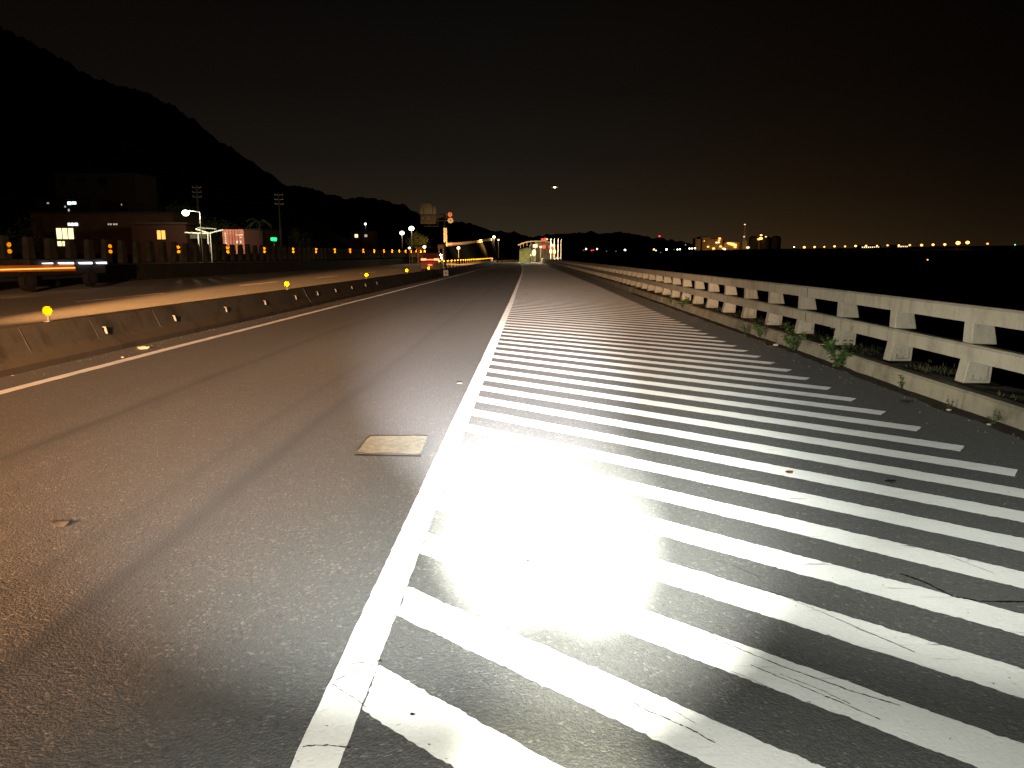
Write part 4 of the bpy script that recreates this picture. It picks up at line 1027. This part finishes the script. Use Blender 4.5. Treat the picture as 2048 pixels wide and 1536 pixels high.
# verge grass, uncountable
b = MB()
for k_ in range(4200):
    y = random.uniform(3, 30); x = random.uniform(4.44, 5.0)
    if noise.noise(Vector((x*2, y*1.1, 4))) < .02: continue
    z = zg(y)+.175; h = random.uniform(.02,.075); a_ = random.uniform(0, 6.28); dx, dy = math.cos(a_)*.006, math.sin(a_)*.006
    b.face([(x-dx,y-dy,z),(x+dx,y+dy,z),(x+random.uniform(-.03,.03),y+random.uniform(-.03,.03),z+h)])
tag(b.build('verge_grass', simple('dry_grass', (.06,.065,.025), .9, var=.5, sc=6)), kind='stuff')
# loose grit on the asphalt
M_GRIT = simple('grit', (.30,.28,.24), .9, var=.5, sc=20)
b = MB()
def stone(b, x, y, r, z=0):
    m_ = Matrix.Translation((x, y, zg(y)+z+r*.3)) @ Matrix.Rotation(random.uniform(0,3), 4, 'Z') @ Matrix.Diagonal((r, r*random.uniform(.6,1), r*.55, 1))
    bmesh.ops.create_icosphere(b.bm, subdivisions=1, radius=1, matrix=m_)
for k_ in range(260): stone(b, 4.16-abs(random.gauss(0,.28)), random.uniform(4.5, 28), random.uniform(.003,.011))
for k_ in range(240): stone(b, -6.5+abs(random.gauss(0,.25)), random.uniform(7, 34), random.uniform(.004,.013))
for k_ in range(170): stone(b, random.uniform(-5.5,3.8), random.uniform(1.8, 14), random.uniform(.002,.005), .003)
tag(b.build('loose_grit', M_GRIT), kind='stuff')
def lump(name, label, cat, px, py, r, mat, sx=1, sy=1, sz=.5):
    p = G(px, py, 0); b = MB(); b.ball((0,0,r*sz*.7), r, sx, sy, sz, 3, .35); o = b.build(name, mat, None, smooth=True)
    o.location = (p.x, p.y, .005+zg(p.y)); tag(o, label, cat); return o
M_PALE = simple('pale_litter', (.55,.48,.38), .8, var=.2, sc=12)
lump('stone', 'dark chip lying in the brightest part of the headlight pool', 'stone', 1056, 1127, .011, M_STONE, 1.2, .8)
lump('stone', 'tiny brown chip right of the dark chip in the headlight pool', 'stone', 1143, 1147, .006, M_DIRT)
lump('stone', 'round black pebble on the nearest hatch stripe', 'stone', 825, 1432, .006, M_STONE, 1.2)
lump('stone', 'dark clod on the left lane in the orange light', 'stone', 120, 1051, .045, M_STONE, 1.2, .6, .3)
lump('litter', 'rust-brown leaf on a hatch stripe at the right', 'litter', 1578, 947, .022, simple('rust', (.20,.06,.02), .9), 1.3, .7, .3)
lump('litter', 'dark green smear of litter between hatch stripes at the right', 'litter', 1780, 965, .03, M_DIRT, 1.5, .6, .12)
lump('litter', 'pale stick of litter beside the left edge line near the barrier', 'litter', 286, 698, .10, M_PALE, 1.0, .35, .25)
lump('litter', 'small white crumb of litter beside the left edge line', 'litter', 245, 716, .022, M_PALE)
lump('litter', 'white pebble-like litter at the kerb foot right of the small sprig', 'litter', 1898, 822, .022, M_PALE)
lump('litter', 'white crumpled litter at the kerb under the tall weed', 'litter', 1551, 692, .035, M_PALE, 1.2, .8, .6)
lump('litter', 'white crumb at the kerb foot near the right edge', 'litter', 1978, 851, .018, M_PALE)
lump('litter', 'brown twig-like litter between the kerb and the hatch tips', 'litter', 1812, 807, .06, M_DIRT, 1.4, .25, .2)
p = G(919, 767, 0)
o = thing('litter', 'thin folded piece of litter on the lane beside the edge line', 'litter', (p.x, p.y, 0))
b = MB(); b.box((-.03,-.02,.004),(.03,.0,.008)); b.build('flap', M_PALE, o); b = MB(); b.box((-.03,.0,.004),(.03,.012,.022)); b.build('fold', M_STONE, o)
# raised patch
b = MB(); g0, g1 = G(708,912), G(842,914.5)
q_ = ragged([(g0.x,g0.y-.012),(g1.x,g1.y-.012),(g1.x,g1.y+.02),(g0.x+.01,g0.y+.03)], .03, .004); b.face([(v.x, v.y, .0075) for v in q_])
tag(b.build('patch_edge_shade', M_STONE), kind='structure')  # flat dark sheet painting the shade along the patch's near edge
pp = [G(740,877), G(855,877), G(840,912), G(713,910)]
rg = ragged([(v.x, v.y) for v in pp], .03, .006)
M_PATCH = simple('patch_mat', (.32,.34,.29), .85, var=.3, sc=25, bmp=.01)
b = MB(); A = [b.bm.verts.new((v.x, v.y, .004)) for v in rg]; B_ = [b.bm.verts.new((v.x, v.y, .022+.004*noise.noise(Vector((v.x*9, v.y*9, 0))))) for v in rg]
b.bm.faces.new(B_); n = len(A)
for i in range(n): f_ = b.bm.faces.new([A[i], A[(i+1)%n], B_[(i+1)%n], B_[i]]); f_.material_index = 1 if (rg[i][1] < 5.52 and rg[(i+1)%n][1] < 5.52) else 0  # near side faces coloured dark to paint in their shade
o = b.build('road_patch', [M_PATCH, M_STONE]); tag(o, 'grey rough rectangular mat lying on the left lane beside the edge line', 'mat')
